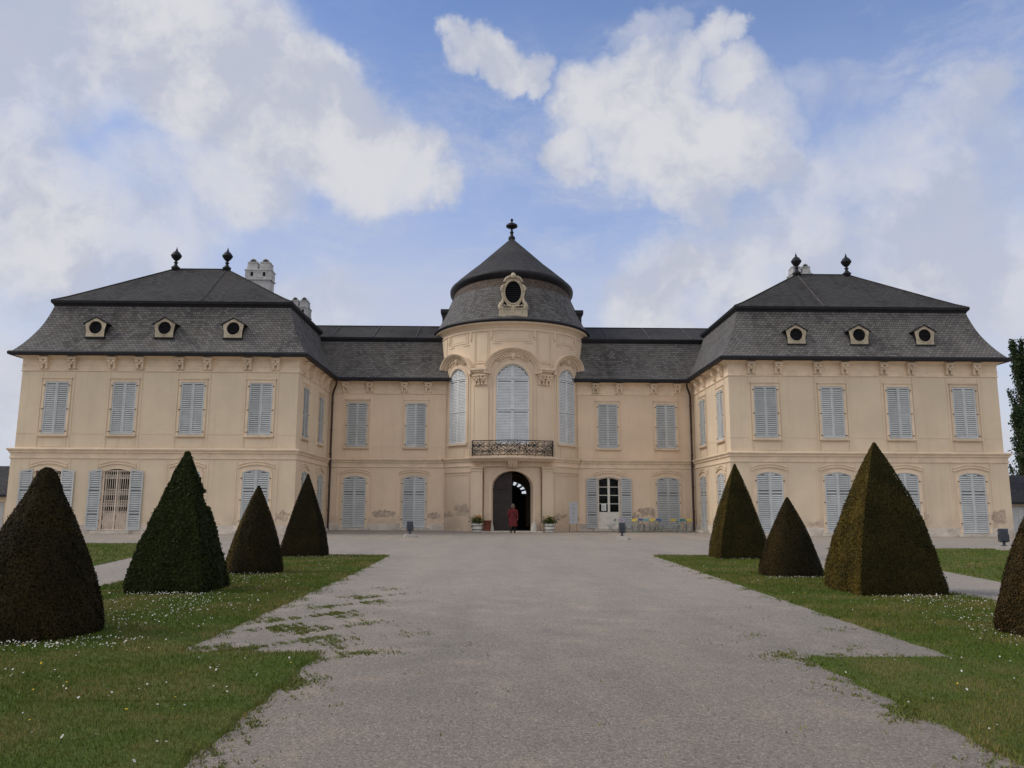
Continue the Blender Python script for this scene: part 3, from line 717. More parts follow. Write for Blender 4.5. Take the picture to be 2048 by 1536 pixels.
# surrounds of the arched windows
for o in (opC,)+tuple(opS):
    P=[(o['c']-o['hw']-.09,o['zb'])]+archpath(o['c'],o['hw']+.09,o['zs'],o['rise']+.09,24)+[(o['c']+o['hw']+.09,o['zb'])]
    band(mb,fu,P,[(-.085,-.03),(-.085,.05),(.085,.05),(.085,-.03)])
    P=[(o['c']-o['hw']-.32,HB)]+archpath(o['c'],o['hw']+.32,o['zs']+.05,o['rise']+.30,24)+[(o['c']+o['hw']+.32,HB)]
    band(mb,fu,P,[(-.03,-.02),(-.03,.03),(.03,.03),(.03,-.02)])
    if o is not opC:
        cbox(mb,fu,o['c']-.95,o['c']+.95,5.52,5.655,-.14,.02,4); cbox(mb,fu,o['c']-.72,o['c']+.72,HB+.05,5.3,-.03,.02,4)
tower=mb.build('tower_wall',M_TOWER,palace)
# big arched hood mouldings with the linking capitals
mb=MB(); hoodp=[(-.17,-.03),(-.17,.12),(-.11,.17),(-.06,.17),(-.04,.29),(.03,.31),(.06,.41),(.14,.45),(.16,.40),(.16,-.03)]
for c,hw,rise,zs in((0,1.62,1.30,10.33),(ua(-SA-1.5),1.40,1.16,10.33),(ua(SA+1.5),1.40,1.16,10.33)):
    band(mb,fu,[(c-hw,10.12)]+archpath(c,hw,zs,rise,30)+[(c+hw,10.12)],hoodp)
for a in(-23.8,23.8):
    cbox(mb,fu,ua(a)-.52,ua(a)+.52,10.36,10.50,-.45,.02,4); cbox(mb,fu,ua(a)-.50,ua(a)+.50,10.24,10.358,-.36,.02,4); cbox(mb,fu,ua(a)-.47,ua(a)+.47,10.12,10.238,-.22,.02,4)
mb.build('arch_hood',M_TRIM,tower)
# carved ornament in the tympana
def ornament(c,R0,zs,rise,n,size):
    mb=MB(); r2=random.Random(int(c*10)+3)
    for s in(-1,1):
        for i in range(n):
            t=(i+1.0)/(n+1.5)*1.02; a=PI/2+s*t
            k=1-.45*t
            for rr,sz in((1.0,1.0),(.86,.8)):
                u=c+R0*rr*math.cos(a); z=zs+rise*rr*math.sin(a)
                p=fu(u,z,-.05); blob(mb,p,.055*size*k*sz+.02,.07,.13*size*k*sz+.02,6,0,s*(.5+r2.random()*.8))
            u=c+R0*.93*math.cos(a+.06*s); z=zs+rise*.93*math.sin(a+.06*s); blob(mb,fu(u,z,-.06),.04*size,.05,.05*size,6)
    z=zs+rise*.90
    for dx,dz,rx,rz in((0,.0,.13,.2),(-.13,.07,.09,.12),(.13,.07,.09,.12),(0,.2,.16,.08),(0,-.2,.07,.1),(-.2,.17,.08,.06),(.2,.17,.08,.06)):
        blob(mb,fu(c+dx*size,z+dz*size,-.07),rx*size,.10,rz*size,8)
    mb.build('carved_ornament',M_TRIM,tower)
ornament(0,1.36,10.30,1.13,7,1.0)
for s in(-1,1): ornament(ua(s*(SA+1)),1.12,10.30,.98,5,.8)
for a in(-23.8,23.8):
    for d in(-.24,.24):
        t=math.radians(a)+d/TR; console(TR*math.sin(t),TY-TR*math.cos(t),t,9.36,1.0)
for a in(-63.5,63.5):
    t=math.radians(a); console(TR*math.sin(t),TY-TR*math.cos(t),t,9.36,1.0)
# arched shuttered windows: flat leaves set in the curved wall
def arched_window(ang,hw,zb,zs,rise,mid):
    R=TR*math.cos(hw/TR)-.01; t=math.radians(ang); o=MB(); hw-=.012
    tf=lambda x:zs+rise*math.sqrt(max(0,1-(x/(hw+.004))**2))-zb
    o.strip([(-hw+2*hw*i/20,0) for i in range(21)],[(-hw+2*hw*i/20,max(.02,tf(-hw+2*hw*i/20))) for i in range(21)],.06,.09,0)
    w=o.build('arched_window',M_SHUTB,palace); w.location=(R*math.sin(t),TY-R*math.cos(t),zb); w.rotation_euler=(0,0,t)
    H=zs-zb; mm=mid-zb
    for x0,x1 in((-hw,-.004),(.004,hw)):
        link('shutter',shutter(x0,x1,0.01,mm-.02,(),None,.10,-.02,.045,.085,pm=M_SHUTL),w)
        link('shutter',shutter(x0,x1,mm+.02,H+.05,(),None,.10,-.02,.045,.085,pm=M_SHUTL),w)
    for x0,x1 in((-hw,-.004),(.004,hw)):
        link('fanlight_shutter',shutter(x0,x1,H+.09,H+rise,(),tf,.10,-.02,.045,.085,pm=M_SHUTL),w)
    return w
arched_window(0,1.07,5.55,9.70,1.04,7.75)
for s in(-1,1): arched_window(s*SA,.83,5.66,9.83,.83,7.70)
# tower cornice and roof
mb=MB()
mb.lathe([(5.06,12.96),(5.14,12.98),(5.16,13.04),(5.10,13.08),(5.10,13.14),(5.15,13.18),(5.18,13.26),(5.26,13.34),(5.38,13.40),(5.44,13.43),(5.46,13.50),(5.46,13.54),(4.9,13.55)],96,(0,TY,0)); mb.build('tower_cornice',M_TOWER,palace)
mb=MB(); mb.oval([(5.53,13.62),(5.40,13.85),(5.20,14.22),(5.00,14.62),(4.82,15.05),(4.66,15.5),(4.47,16.0),(4.38,16.22)])
mb.oval([(4.38,16.22),(4.30,16.45),(4.16,16.85),(4.10,17.06)],96,1)
troof=mb.build('tower_roof',[M_SLATE,slate('roof_shingle_brown',(.060,.046,.038),(.125,.095,.078),(.10,.075,.058))],palace)
mb=MB(); mb.lathe([(5.36,13.52),(5.50,13.53),(5.58,13.57),(5.60,13.66),(5.54,13.70),(5.42,13.72)],96,(0,TY,0)); mb.build('gutter',M_LEAD,troof)
mb=MB(); mb.oval([(4.00,16.84),(4.20,16.86),(4.26,16.96),(4.38,17.04),(4.44,17.14),(4.46,17.30),(4.30,17.36)],96,0,False); mb.build('eaves_moulding',M_LEAD,troof)
mb=MB(); mb.oval([(4.58,17.30),(4.22,17.68),(3.4,18.46),(2.7,19.10),(1.4,20.42),(.16,21.66)],96,0,True,True); mb.build('upper_roof',M_SLATE2,troof)
mb=MB(); mb.lathe([(.02,-.2),(.24,-.2),(.24,.1),(.27,.15),(.25,.28),(.16,.34),(.11,.44),(.10,.56),(.15,.61),(.15,.68),(.09,.74),(.08,.92),(.12,.98),(.30,1.02),(.43,1.09),(.45,1.17),(.40,1.27),(.26,1.36),(.10,1.42),(.06,1.5),(.06,1.55),(.12,1.62),(.10,1.70),(.03,1.77),(0,1.82)],18,(0,4.5,21.58)); mb.build('finial',M_LEAD,troof)
# oculus dormer of the tower
mb=MB(); Y0=-2.78; cz=15.52; N=40; ra,rb=.53,.76
def outl(a):
    x,z=math.cos(a),math.sin(a)
    return (x*(.71+.06*math.cos(4*a)),cz+z*(1.06 if z>0 else 1.02)+(.0))
inn=[(ra*math.cos(2*PI*i/N),cz+rb*math.sin(2*PI*i/N)) for i in range(N+1)]; mid=[(x*1.12,cz+(z-cz)*1.1) for x,z in inn]; ou=[outl(2*PI*i/N) for i in range(N+1)]
mb.grid([[(x,Y0+.3,z) for x,z in inn],[(x,Y0-.03,z) for x,z in inn],[(x,Y0-.03,z) for x,z in mid],[(x,Y0+.03,z) for x,z in mid],[(x,Y0+.02,z) for x,z in ou],[(x,Y0+1.3,z) for x,z in ou]])
mb.box(-.94,.94,Y0-.04,Y0+.9,13.86,14.36); mb.box(-1.0,1.0,Y0-.08,Y0+.9,14.361,14.44)
for s in(-1,1):
    mb.tube([(s*.78,Y0+.06,14.44),(s*.84,Y0+.02,14.60),(s*.78,Y0,14.76),(s*.68,Y0,14.88),(s*.68,Y0,15.1)],[.17,.16,.12,.09,.05],8)
    mb.tube([(s*.60,Y0,16.0),(s*.71,Y0-.02,15.9),(s*.79,Y0,15.70),(s*.70,Y0,15.56)],[.05,.08,.08,.04],8)
    mb.tube([(s*.2,Y0-.02,16.55),(s*.45,Y0,16.45),(s*.62,Y0,16.2)],[.10,.09,.05],8)
    for k in range(3): blob(mb,(s*(.2+.18*k),Y0-.06,14.55+.02*k),.09,.06,.06,6)
blob(mb,(0,Y0-.05,16.60),.19,.14,.19,10); blob(mb,(0,Y0-.12,16.60),.10,.1,.10,8); blob(mb,(0,Y0-.02,16.77),.12,.1,.06,8)
mb.hexa([(-.14,Y0-.07,14.1),(.14,Y0-.07,14.1),(.14,Y0,14.1),(-.14,Y0,14.1),(-.1,Y0-.1,14.62),(.1,Y0-.1,14.62),(.1,Y0,14.62),(-.1,Y0,14.62)])
mb.box(-.6,.6,Y0+.25,Y0+.27,14.7,16.3,1)
for i in range(11):
    z=14.82+.13*i; w=ra*math.sqrt(max(0,1-((z+.05-cz)/rb)**2))
    if w>.06: mb.hexa([(-w,Y0+.06,z),(w,Y0+.06,z),(w,Y0+.075,z),(-w,Y0+.075,z),(-w,Y0+.15,z+.11),(w,Y0+.15,z+.11),(w,Y0+.165,z+.11),(-w,Y0+.165,z+.11)],2)
mb.build('oculus_dormer',[M_DORMER,M_DARK,M_LEAD],troof)
# ------------------------------------------------------------------ entrance: ground floor of the tower
fl=cyl(TR+.1); fr=cyl(TR-.06)
door=dict(c=0,hw=1.34,zb=.06,zs=2.72,rise=1.10,kind='arch')
mb=MB()
wall(mb,fr,ua(-20.6),ua(20.6),0,H0+.1,[door],.5,0,.3)
for s in(-1,1):
    a0,a1=(ua(-62),ua(-20.5)) if s<0 else (ua(20.5),ua(62))
    wall(mb,fl,a0,a1,0,H0+.1,(),.2,0,.3)
    u=ua(s*20.5); mb.add([fl(u,0,0),fl(u,0,.3),fl(u,H0+.1,.3),fl(u,H0+.1,0)],[(0,1,2,3)])
    c=ua(s*25.3)
    cbox(mb,fl,c-.37,c+.37,0,4.09,-.16,.02,4); cbox(mb,fl,c-.41,c+.41,0,.62,-.21,.02,4)
    cbox(mb,fl,c-.24,c+.24,.75,3.75,-.18,.0,3); cbox(mb,fl,c-.41,c+.41,3.80,3.90,-.20,.02,4); cbox(mb,fl,c-.44,c+.44,3.99,4.095,-.24,.02,4)
    # side panels of the curved wall
    c=ua(s*45); f_=fl
    for (z0,z1,h) in((.72,3.6,1.18),):
        for (ua0,ua1,za,zb) in((c-h,c+h,z1-.04,z1),(c-h,c-h+.04,z0,z1-.04),(c+h-.04,c+h,z0,z1-.04)): cbox(mb,fl,ua0,ua1,za,zb,-.03,.02,6 if ua1-ua0>.5 else 1)
    cbox(mb,fl,c-1.25,c+1.25,3.74,3.80,-.06,.02,6)
    cbox(mb,fl,ua(s*30) if s>0 else ua(-61),ua(61) if s>0 else ua(-30),0,.52,-.03,.02,8)
P=[(-1.43,.06)]+archpath(0,1.43,2.72,1.19,30)+[(1.43,.06)]
band(mb,fr,P,[(-.085,-.03),(-.085,.05),(-.02,.085),(.08,.085),(.10,.04),(.10,-.03)])
port=mb.build('portal',M_TOWER,palace)
mb=MB(); mb.hexa([(-.22,-3.05,4.02),(.22,-3.05,4.02),(.22,-2.4,4.02),(-.22,-2.4,4.02),(-.31,-3.35,4.40),(.31,-3.35,4.40),(.31,-2.4,4.40),(-.31,-2.4,4.40)])
for x in(-.2,-.07,.07,.2): mb.tube([(x,-3.05,4.04),(x,-3.24,4.16),(x,-3.38,4.36)],.06,6)
mb.build('keystone',M_TRIM,port)
mb=MB(); mb.box(-1.9,1.9,-3.15,-1.9,-.05,.055); mb.build('threshold',M_STONE,port)
for s in(-1,1):
    mb=MB(); mb.lathe([(.21,0),(.20,.2),(.15,.42),(.08,.55),(0,.58)],12,(s*1.36,-2.62,.05)); mb.build('guard_stone',M_STONE,port)
# passage behind the door with the fanlight at its far end
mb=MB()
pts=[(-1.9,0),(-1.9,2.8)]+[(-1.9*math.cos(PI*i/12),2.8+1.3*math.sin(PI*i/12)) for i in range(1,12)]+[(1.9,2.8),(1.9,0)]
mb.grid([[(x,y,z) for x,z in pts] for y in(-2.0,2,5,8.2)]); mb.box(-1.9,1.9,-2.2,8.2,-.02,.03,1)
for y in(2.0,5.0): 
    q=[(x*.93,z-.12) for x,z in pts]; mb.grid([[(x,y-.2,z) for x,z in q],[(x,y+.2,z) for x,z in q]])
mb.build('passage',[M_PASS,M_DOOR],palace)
mb=MB(); mb.box(-1.9,1.9,8.25,8.33,0,2.58)
mb.strip([(-.92*math.cos(PI*i/12),2.58) for i in range(13)],[(-.92*math.cos(PI*i/12),2.60+.66*math.sin(PI*i/12)) for i in range(13)],8.25,8.33)
for k in range(1,9):
    a=PI*k/9; mb.tube([(.5*math.cos(a),8.29,2.58+.4*math.sin(a)),(1.25*math.cos(a),8.29,2.55+.95*math.sin(a))],.075,4)
mb.build('rear_door',M_DOOR,palace)
def doorleaf(x0,x1,rotz,hx):
    mb=MB(); tf=lambda x:2.72+1.10*math.sqrt(max(0,1-(x/1.345)**2))-.02
    xs=[x0+(x1-x0)*i/12 for i in range(13)]
    mb.strip([(x-hx,.07) for x in xs],[(x-hx,tf(x)) for x in xs],0,.08)
    w=x1-x0
    for z0,z1 in((.18,.62),(.78,1.75),(1.9,2.55)): mb.box(x0-hx+.14,x1-hx-.14,-.03,.0,z0,z1)
    mb.box(x0-hx,x1-hx,-.05,.0,2.66,2.76); mb.box(x0-hx+.02,x1-hx-.02,-.025,0,.07,.16)
    o=mb.build('door_leaf',M_DOOR,port); o.location=(hx,-2.02,0); o.rotation_euler=(0,0,rotz); return o
doorleaf(-1.33,-.01,0,-1.33); doorleaf(.01,1.33,R_(-86),1.33)
# balcony
def balY(x): 
    t=abs(x)/2.62
    return -3.02-.62*(.5+.5*math.cos(PI*t))
bx=[-2.66+5.32*i/32 for i in range(33)]
front=[(x,balY(x)) for x in bx]
plan=[(-2.66,-1.75)]+front+[(2.66,-1.75)]
mb=MB(); course(mb,plan,[(-.30,4.40),(-.20,4.42),(-.12,4.49),(-.03,4.53),(.02,4.56),(.05,4.60),(.06,4.68),(.0,4.70),(-.6,4.705)])
for i in range(len(front)-1):
    (xa,ya),(xb,yb)=front[i],front[i+1]
    mb.hexa([(xa,ya+.25,4.41),(xb,yb+.25,4.41),(xb,-1.2,4.41),(xa,-1.2,4.41),(xa,ya+.1,4.704),(xb,yb+.1,4.704),(xb,-1.2,4.704),(xa,-1.2,4.704)])
balc=mb.build('balcony',M_TRIM,palace)
rp=[(-2.58,-1.75)]+[(x*.97,balY(x)+.05) for x in bx]+[(2.58,-1.75)]
cum=[0]
for a,b in zip(rp[:-1],rp[1:]): cum.append(cum[-1]+math.hypot(b[0]-a[0],b[1]-a[1]))
RL=cum[-1]
def rpt(s,z):
    s=max(0,min(RL-1e-6,s)); i=max(j for j in range(len(cum)-1) if cum[j]<=s); t=(s-cum[i])/(cum[i+1]-cum[i])
    return (rp[i][0]+(rp[i+1][0]-rp[i][0])*t,rp[i][1]+(rp[i+1][1]-rp[i][1])*t,z)
mb=MB(); 
for z,r in((5.70,.034),(4.80,.024),(5.60,.016)): mb.tube([rpt(RL*i/60,z) for i in range(61)],r,6)
def spiral(s0,z0,r,turns,a0,sgn,rr=.022,n=22):
    P=[]
    for i in range(n+1):
        t=i/n; a=a0+sgn*2*PI*turns*t; q=r*(1-.82*t); P.append(rpt(s0+q*math.cos(a),z0+q*math.sin(a)))
    mb.tube(P,rr,5,cap=False)
NP=13; pw=RL/NP
for k in range(NP+1): mb.tube([rpt(RL*k/NP,4.71),rpt(RL*k/NP,5.70)],.016 if k%2 else .022,5)
for k in range(NP):
    c=pw*(k+.5); fl_=1 if k%2 else -1
    for zz,sg in((5.40,1),(5.02,-1)):
        spiral(c-pw*.24,zz,pw*.24,1.4,PI*.5*sg,fl_*sg); spiral(c+pw*.24,zz,pw*.24,1.4,PI*.5*sg,-fl_*sg)
    mb.tube([rpt(c+pw*.45*math.sin(2*PI*i/16)*fl_,4.80+.80*i/16) for i in range(17)],.021,5)
    mb.tube([rpt(c+pw*.40*math.cos(2*PI*i/16),5.21+.16*math.sin(2*PI*i/16)) for i in range(17)],.018,5)
    for q in(-.3,0,.3): blob(mb,rpt(c+pw*q,5.21+.2*((k+int(q*10))%3-1)),.05,.03,.06,6)
mb.build('balcony_railing',M_IRON,balc)
# downpipes
for s in(-1,1):
    mb=MB(); x=s*12.10
    mb.tube([(s*11.78,-.62,10.0),(s*11.78,-.60,9.82),(s*11.86,-.45,9.55),(s*12.02,-.24,9.30),(x,-.18,9.0),(x,-.18,4.95)],.065,8)
    mb.tube([(x,-.18,4.95),(x-s*.05,-.34,4.80),(x-s*.05,-.36,4.6),(x-s*.05,-.34,.35),(x-s*.05,-.36,.02)],.07,8)
    for z in(8.4,6.6,5.0,4.3,2.9,1.3): mb.tube([(x-(s*.03 if z<4.9 else 0),-.18 if z>4.9 else -.345,z-.04),(x-(s*.03 if z<4.9 else 0),-.18 if z>4.9 else -.345,z+.04)],.09,8)
    mb.build('downpipe',M_PIPE,palace)
# ------------------------------------------------------------------ ground
def gravelmat():
    m,gm=newmat('gravel'); p=pos(gm)
    big=gm.noise(p,.22,5,.6); mid=gm.noise(p,1.6,6,.65); fine=gm.noise(p,30.,5,.75); fine2=gm.noise(p,16.,5,.7)
    vo=gm.n('ShaderNodeTexVoronoi',{'Vector':p,'Scale':75.}); vc=gm.n('ShaderNodeSeparateColor',{0:vo.outputs['Color']}).outputs[0]
    cc=gm.mix(gm.ramp(big,.35,.65),(.305,.272,.240),(.350,.300,.260))
    cc=gm.mix(gm.ramp(mid,.50,.70,0,.8),cc,(.43,.345,.275))
    cc=gm.mix(gm.ramp(mid,.46,.28,0,.6),cc,(.24,.225,.21))
    cc=gm.mix(gm.ramp(fine2,.38,.64,.0,.6),cc,(.25,.225,.20))
    cc=gm.mix(gm.ramp(fine,.49,.64,0,.58),cc,(.11,.10,.092))
    cc=gm.mix(gm.ramp(vc,.72,.97,0,.5),cc,(.56,.51,.45))
    sx=gm.n('ShaderNodeSeparateXYZ',{0:p}).outputs
    tr=gm.noise(gm.scalev(p,.9,.10,1),1.,5,.6)
    cc=gm.mix(gm.ramp(tr,.45,.70,0,.5),cc,gm.mix(1.,cc,(1.18,1.12,1.04),'MULTIPLY'))
    cc=gm.mix(gm.ramp(tr,.50,.30,0,.5),cc,gm.mix(1.,cc,(.84,.85,.87),'MULTIPLY'))
    near=gm.ramp(gm.math('ADD',sx[1],gm.math('MULTIPLY',gm.math('SUBTRACT',mid,.5),9.)),-36.,-48.)
    cc=gm.mix(near,gm.mix(1.,cc,(.93,.93,.91),'MULTIPLY'),gm.mix(1.,cc,(.69,.675,.64),'MULTIPLY'))   # darker tone towards the near end of the drive
    h=gm.math('ADD',gm.math('MULTIPLY',vo.outputs['Distance'],-.6),gm.math('ADD',fine2,gm.math('MULTIPLY',mid,2.)))
    finish(gm,cc,.92,h,.15,0,.02,.45); return m
def lawnmat():
    m,gm=newmat('lawn_turf'); p=pos(gm)
    n=gm.noise(p,.8,6,.65); f=gm.noise(p,22.,5,.7)
    cc=gm.mix(gm.ramp(n,.35,.66),(.075,.115,.022),(.125,.122,.042))
    cc=gm.mix(gm.ramp(f,.4,.65,0,.6),cc,(.06,.075,.022))
    finish(gm,cc,.9,f,.1,0,.04,.6); return m
M_GRAVEL=gravelmat(); M_LAWN=lawnmat()
mb=MB(); S=2500; mb.add([(-S,-S,0),(S,-S,0),(S,S,0),(-S,S,0)],[(0,1,2,3)]); mb.build('gravel_court',M_GRAVEL,None,kind='structure')
def jit(x,y,a=.035): return a*(math.sin(7.1*y+1.3*x)+.7*math.sin(17.3*y+x)+.5*math.sin(41.*y+2*x))*.5
def eL(y): return np.where(y>-44.2,-4.15,-2.68)
def lerp(y,ya,xa,yb,xb): return xa+(xb-xa)*(y-ya)/(yb-ya)
LAWNS={ # name key: list of (y_far, y_near, xl(y), xr(y))
 'LA':(-27.5,-44.2,lambda y:-8.35+0*y,lambda y:-4.17-.13*np.clip((y+33)/6,0,1)),
 'LN':(-44.2,-66.,lambda y:-30+0*y,lambda y:-2.68+0*y),
 'LB':(-20.0,-44.2,lambda y:-30+0*y,lambda y:lerp(y,-26.7,-12.07,-32.7,-11.0)),
 'RA':(-27.2,-44.45,lambda y:3.84+.25*np.clip((y+42)/14,0,1),lambda y:7.30+0*y),
 'RN':(-44.45,-66.,lambda y:2.27+0*y,lambda y:30+0*y),
 'RB':(-22.2,-44.45,lambda y:lerp(y,-22.2,11.7,-36,9.68),lambda y:30+0*y)}
def lawnmesh(keys,zt):
    mb=MB()
    for k in keys:
        y0,y1,xl,xr=LAWNS[k]; n=int((y0-y1)/.12); rows=[]
        for i in range(n+1):
            y=y0+(y1-y0)*i/n; a,b=float(xl(np.float64(y))),float(xr(np.float64(y)))
            a2=a+jit(a,y); b2=b+jit(b,y)
            yj=y+(.05*math.sin(3*i) if 0<i<n else 0)
            a2+=.05; b2-=.05; rows.append([(a2-.05,y,0.)]+[(a2+(b2-a2)*t,y,zt) for t in(.0,.03,.1,.25,.5,.75,.9,.97,1.)]+[(b2+.05,y,0.)])
        mb.grid(rows)
        for r in(rows[0],rows[-1]): mb.add([(q[0],q[1],q[2]) for q in r],[tuple(range(len(r)))])
    return mb
lawnmesh(('LA','LN'),.022).build('lawn',M_LAWN,None,kind='structure')
lawnmesh(('RA','RN'),.022).build('lawn',M_LAWN,None,kind='structure')
lawnmesh(('LB',),.018).build('lawn',M_LAWN,None,kind='structure')
lawnmesh(('RB',),.018).build('lawn',M_LAWN,None,kind='structure')
# topiary data: kind, x, y, half width, height, shape exponent
TOPI=[('cone',-6.285,-43.10,.725,1.94,.66),('pyr',-6.562,-38.196,.685,2.47,.33),('cone',-6.42,-34.261,.64,1.97,.52),('pyr',-6.786,-28.077,.637,2.50,.32),
      ('pyr',6.407,-28.546,.752,2.85,.42),('cone',5.719,-34.719,.694,1.745,.46),('pyr',6.136,-38.176,.78,2.71,.57),('cone',5.99,-43.02,.745,2.0,.58)]
def nz(x,y,s,ph=0.):   # cheap smooth noise in -1..1
    return (np.sin(x*s*1.0+y*s*.73+ph)+np.sin(-x*s*.61+y*s*1.17+ph*2.1+1)+np.sin(x*s*1.93-y*s*1.57+ph*.7+2)*.6+np.sin(x*s*3.7+y*s*4.1+ph*1.7)*.4)/3.
# ------------------------------------------------------------------ grass blades (stuff)
def blades(P,h,w,lean=.5):
    n=len(P); a=RNG.uniform(0,2*PI,n); l=RNG.uniform(.1,lean,n)*h; b=RNG.uniform(0,2*PI,n)
    dx,dy=np.cos(a)*w/2,np.sin(a)*w/2
    V=np.empty((n,3,3)); V[:,0]=P+np.c_[dx,dy,0*dx]; V[:,1]=P-np.c_[dx,dy,0*dx]; V[:,2]=P+np.c_[np.cos(b)*l,np.sin(b)*l,h]
    return V.reshape(-1,3)
def sample(k,dens,ymin=None,ymax=None,xmin=None,xmax=None,edge=.0):
    y0,y1,xl,xr=LAWNS[k]; ya=min(y0,ymax if ymax is not None else y0)+.03; yb=max(y1,ymin if ymin is not None else y1)-.03
    if ya<=yb: return np.zeros((0,3))
    xa=xmin if xmin is not None else float(np.min(xl(np.array([ya,yb]))))-.2; xb=xmax if xmax is not None else float(np.max(xr(np.array([ya,yb]))))+.2
    n=int((ya-yb)*(xb-xa)*dens); y=RNG.uniform(yb,ya,n); x=RNG.uniform(xa,xb,n)
    rag=.035*nz(x,y,5.,1.)+.035*nz(x,y,19.,2.)+RNG.normal(0,.04,n)+edge+.015
    ok=(x>xl(y)-rag)&(x<xr(y)+rag)
    ok&=(y>y1-0.02-np.minimum(rag,.04)*.6) if k in('LA','RA') else (y<y0+.05+rag*.6)
    x,y=x[ok],y[ok]
    keep=np.ones(len(x),bool)
    for t in TOPI: keep&=((x-t[1])**2+(y-t[2])**2>(t[3]*.9)**2)
    return np.c_[x[keep],y[keep],np.full(keep.sum(),.012)]
VV=[]
def sow(P,h0,h1,w0,w1,lean=.6):
    if len(P): VV.append(blades(P,RNG.uniform(h0,h1,len(P))*(1+.25*nz(P[:,0],P[:,1],1.1)),RNG.uniform(w0,w1,len(P)),lean))
for k,x0,x1 in(('LN',-8.2,None),('RN',None,7.4)):
    sow(sample(k,5200,-49.9,-46.3,x0 if k=='LN' else None,x1 if k=='RN' else None),.020,.042,.005,.009)
    sow(sample(k,3300,-46.3,-44.0,x0 if k=='LN' else None,x1 if k=='RN' else None),.022,.045,.007,.011)
for k in('LA','RA'):
    sow(sample(k,2200,-44.5,-39.5),.025,.055,.008,.014)
    sow(sample(k,1300,-39.5,-34.0),.03,.06,.011,.018)
    sow(sample(k,700,-34.0,-27.),.03,.06,.014,.024)
sow(sample('LB',160,-44,-20,-19,None),.03,.06,.02,.035); sow(sample('RB',160,-44,-22,None,19),.03,.06,.02,.035)
# ragged outliers and weeds in the gravel
def weeds(n,cx,cy,sx,sy,rot,thr):
    u=RNG.normal(0,1,n)*sx; v=RNG.normal(0,1,n)*sy; x=cx+u*math.cos(rot)-v*math.sin(rot); y=cy+u*math.sin(rot)+v*math.cos(rot)
    val=nz(x,y,4.6,3.)+.55*nz(x*1.6,y*.7,13.,1.)+.5*nz(x*1.3,y,37.,2.); ok=RNG.uniform(0,1,n)<np.clip((val-thr+.12)*1.6,0,1); return np.c_[x[ok],y[ok],np.zeros(ok.sum())]
WW=[]
for a in((26000,-3.35,-42.6,.42,.75,.15,.30),(20000,-3.15,-40.2,.26,1.3,-.1,.34),(5000,-3.3,-43.9,.5,.12,0,.25),(3000,-1.9,-43.2,.5,.6,0,.62),(3500,-2.5,-45.2,.2,1.5,.0,.52),
          (3500,3.3,-42.8,.35,1.1,0,.62),(3500,3.75,-36,.18,4.,0,.55),(2500,3.3,-31,.35,3.,0,.65),(4500,2.1,-46.0,.16,1.6,0,.45),(3000,-4.0,-37.5,.15,4.,0,.5),(1500,1.3,-47,.8,1.0,0,.8),(4000,-2.55,-46.5,.12,1.6,0,.40),(5200,-2.62,-46.2,.09,1.5,0,.05),(5200,2.2,-46.4,.09,1.5,0,.05),(5000,-4.12,-38.,.09,4.,0,.0),(4000,3.86,-38.,.09,4.,0,.12),(2200,2.9,-44.3,.5,.08,0,.2),(2600,2.4,-43.6,.9,.8,0,.72),(2500,-1.4,-45.2,.8,1.4,0,.86),(1500,.6,-44,1.3,2.,0,.98),(2600,-3.3,-44.15,.7,.07,0,-.1)):
    P=weeds(*a); WW.append(blades(P,RNG.uniform(.010,.028,len(P)),RNG.uniform(.008,.016,len(P)),1.3))
M_GRASS=leafmat('grass_blades',(.056,.100,.012),(.115,.142,.028),(.25,.185,.07),1.,.8,.42,.60)
M_WEED=leafmat('weed_blades',(.085,.115,.025),(.15,.165,.045),(.20,.17,.075),.6,2.)
V=np.concatenate(VV); npmesh('grass',V,np.arange(len(V)).reshape(-1,3),M_GRASS,label='short mown grass with dry patches covering the lawns',cat='grass',kind='stuff')
V=np.concatenate(WW); npmesh('weeds',V,np.arange(len(V)).reshape(-1,3),M_WEED,label='flat green weeds creeping in patches over the gravel path',cat='weeds',kind='stuff')
# daisies and dandelions
def flowers(P,r,mats,name,**kw):
    n=len(P); V=[];F=[];MI=[]
    k=6; a=RNG.uniform(0,2*PI,n); tx=RNG.normal(0,.35,n); ty=RNG.normal(-.25,.35,n)
    ang=a[:,None]+np.arange(k)[None]*2*PI/k
    ox,oy=np.cos(ang)*r[:,None],np.sin(ang)*r[:,None]
    ring=np.stack([P[:,0,None]+ox,P[:,1,None]+oy,P[:,2,None]+ox*tx[:,None]+oy*-ty[:,None]],-1)
    V=ring.reshape(-1,3); F=np.arange(n*k).reshape(n,k)
    # heart and stem as hexagons too
    h=ring*.34+(P*.66)[:,None,:]; h[:,:,2]+=r[:,None]*.25
    st=np.stack([P[:,0,None]+ox*.12,P[:,1,None]+oy*.12,np.where(np.arange(k)[None]<3,P[:,2,None],0.0)+0*ox],-1)
    V=np.concatenate([V,h.reshape(-1,3),st.reshape(-1,3)]); F=np.concatenate([F,F+n*k,F+2*n*k]); MI=np.repeat([0,1,2],n)
    npmesh(name,V,F,mats,mi=MI,**kw)
def clump(n,x,y,sx,sy): return np.c_[RNG.normal(x,sx,n),RNG.normal(y,sy,n)]
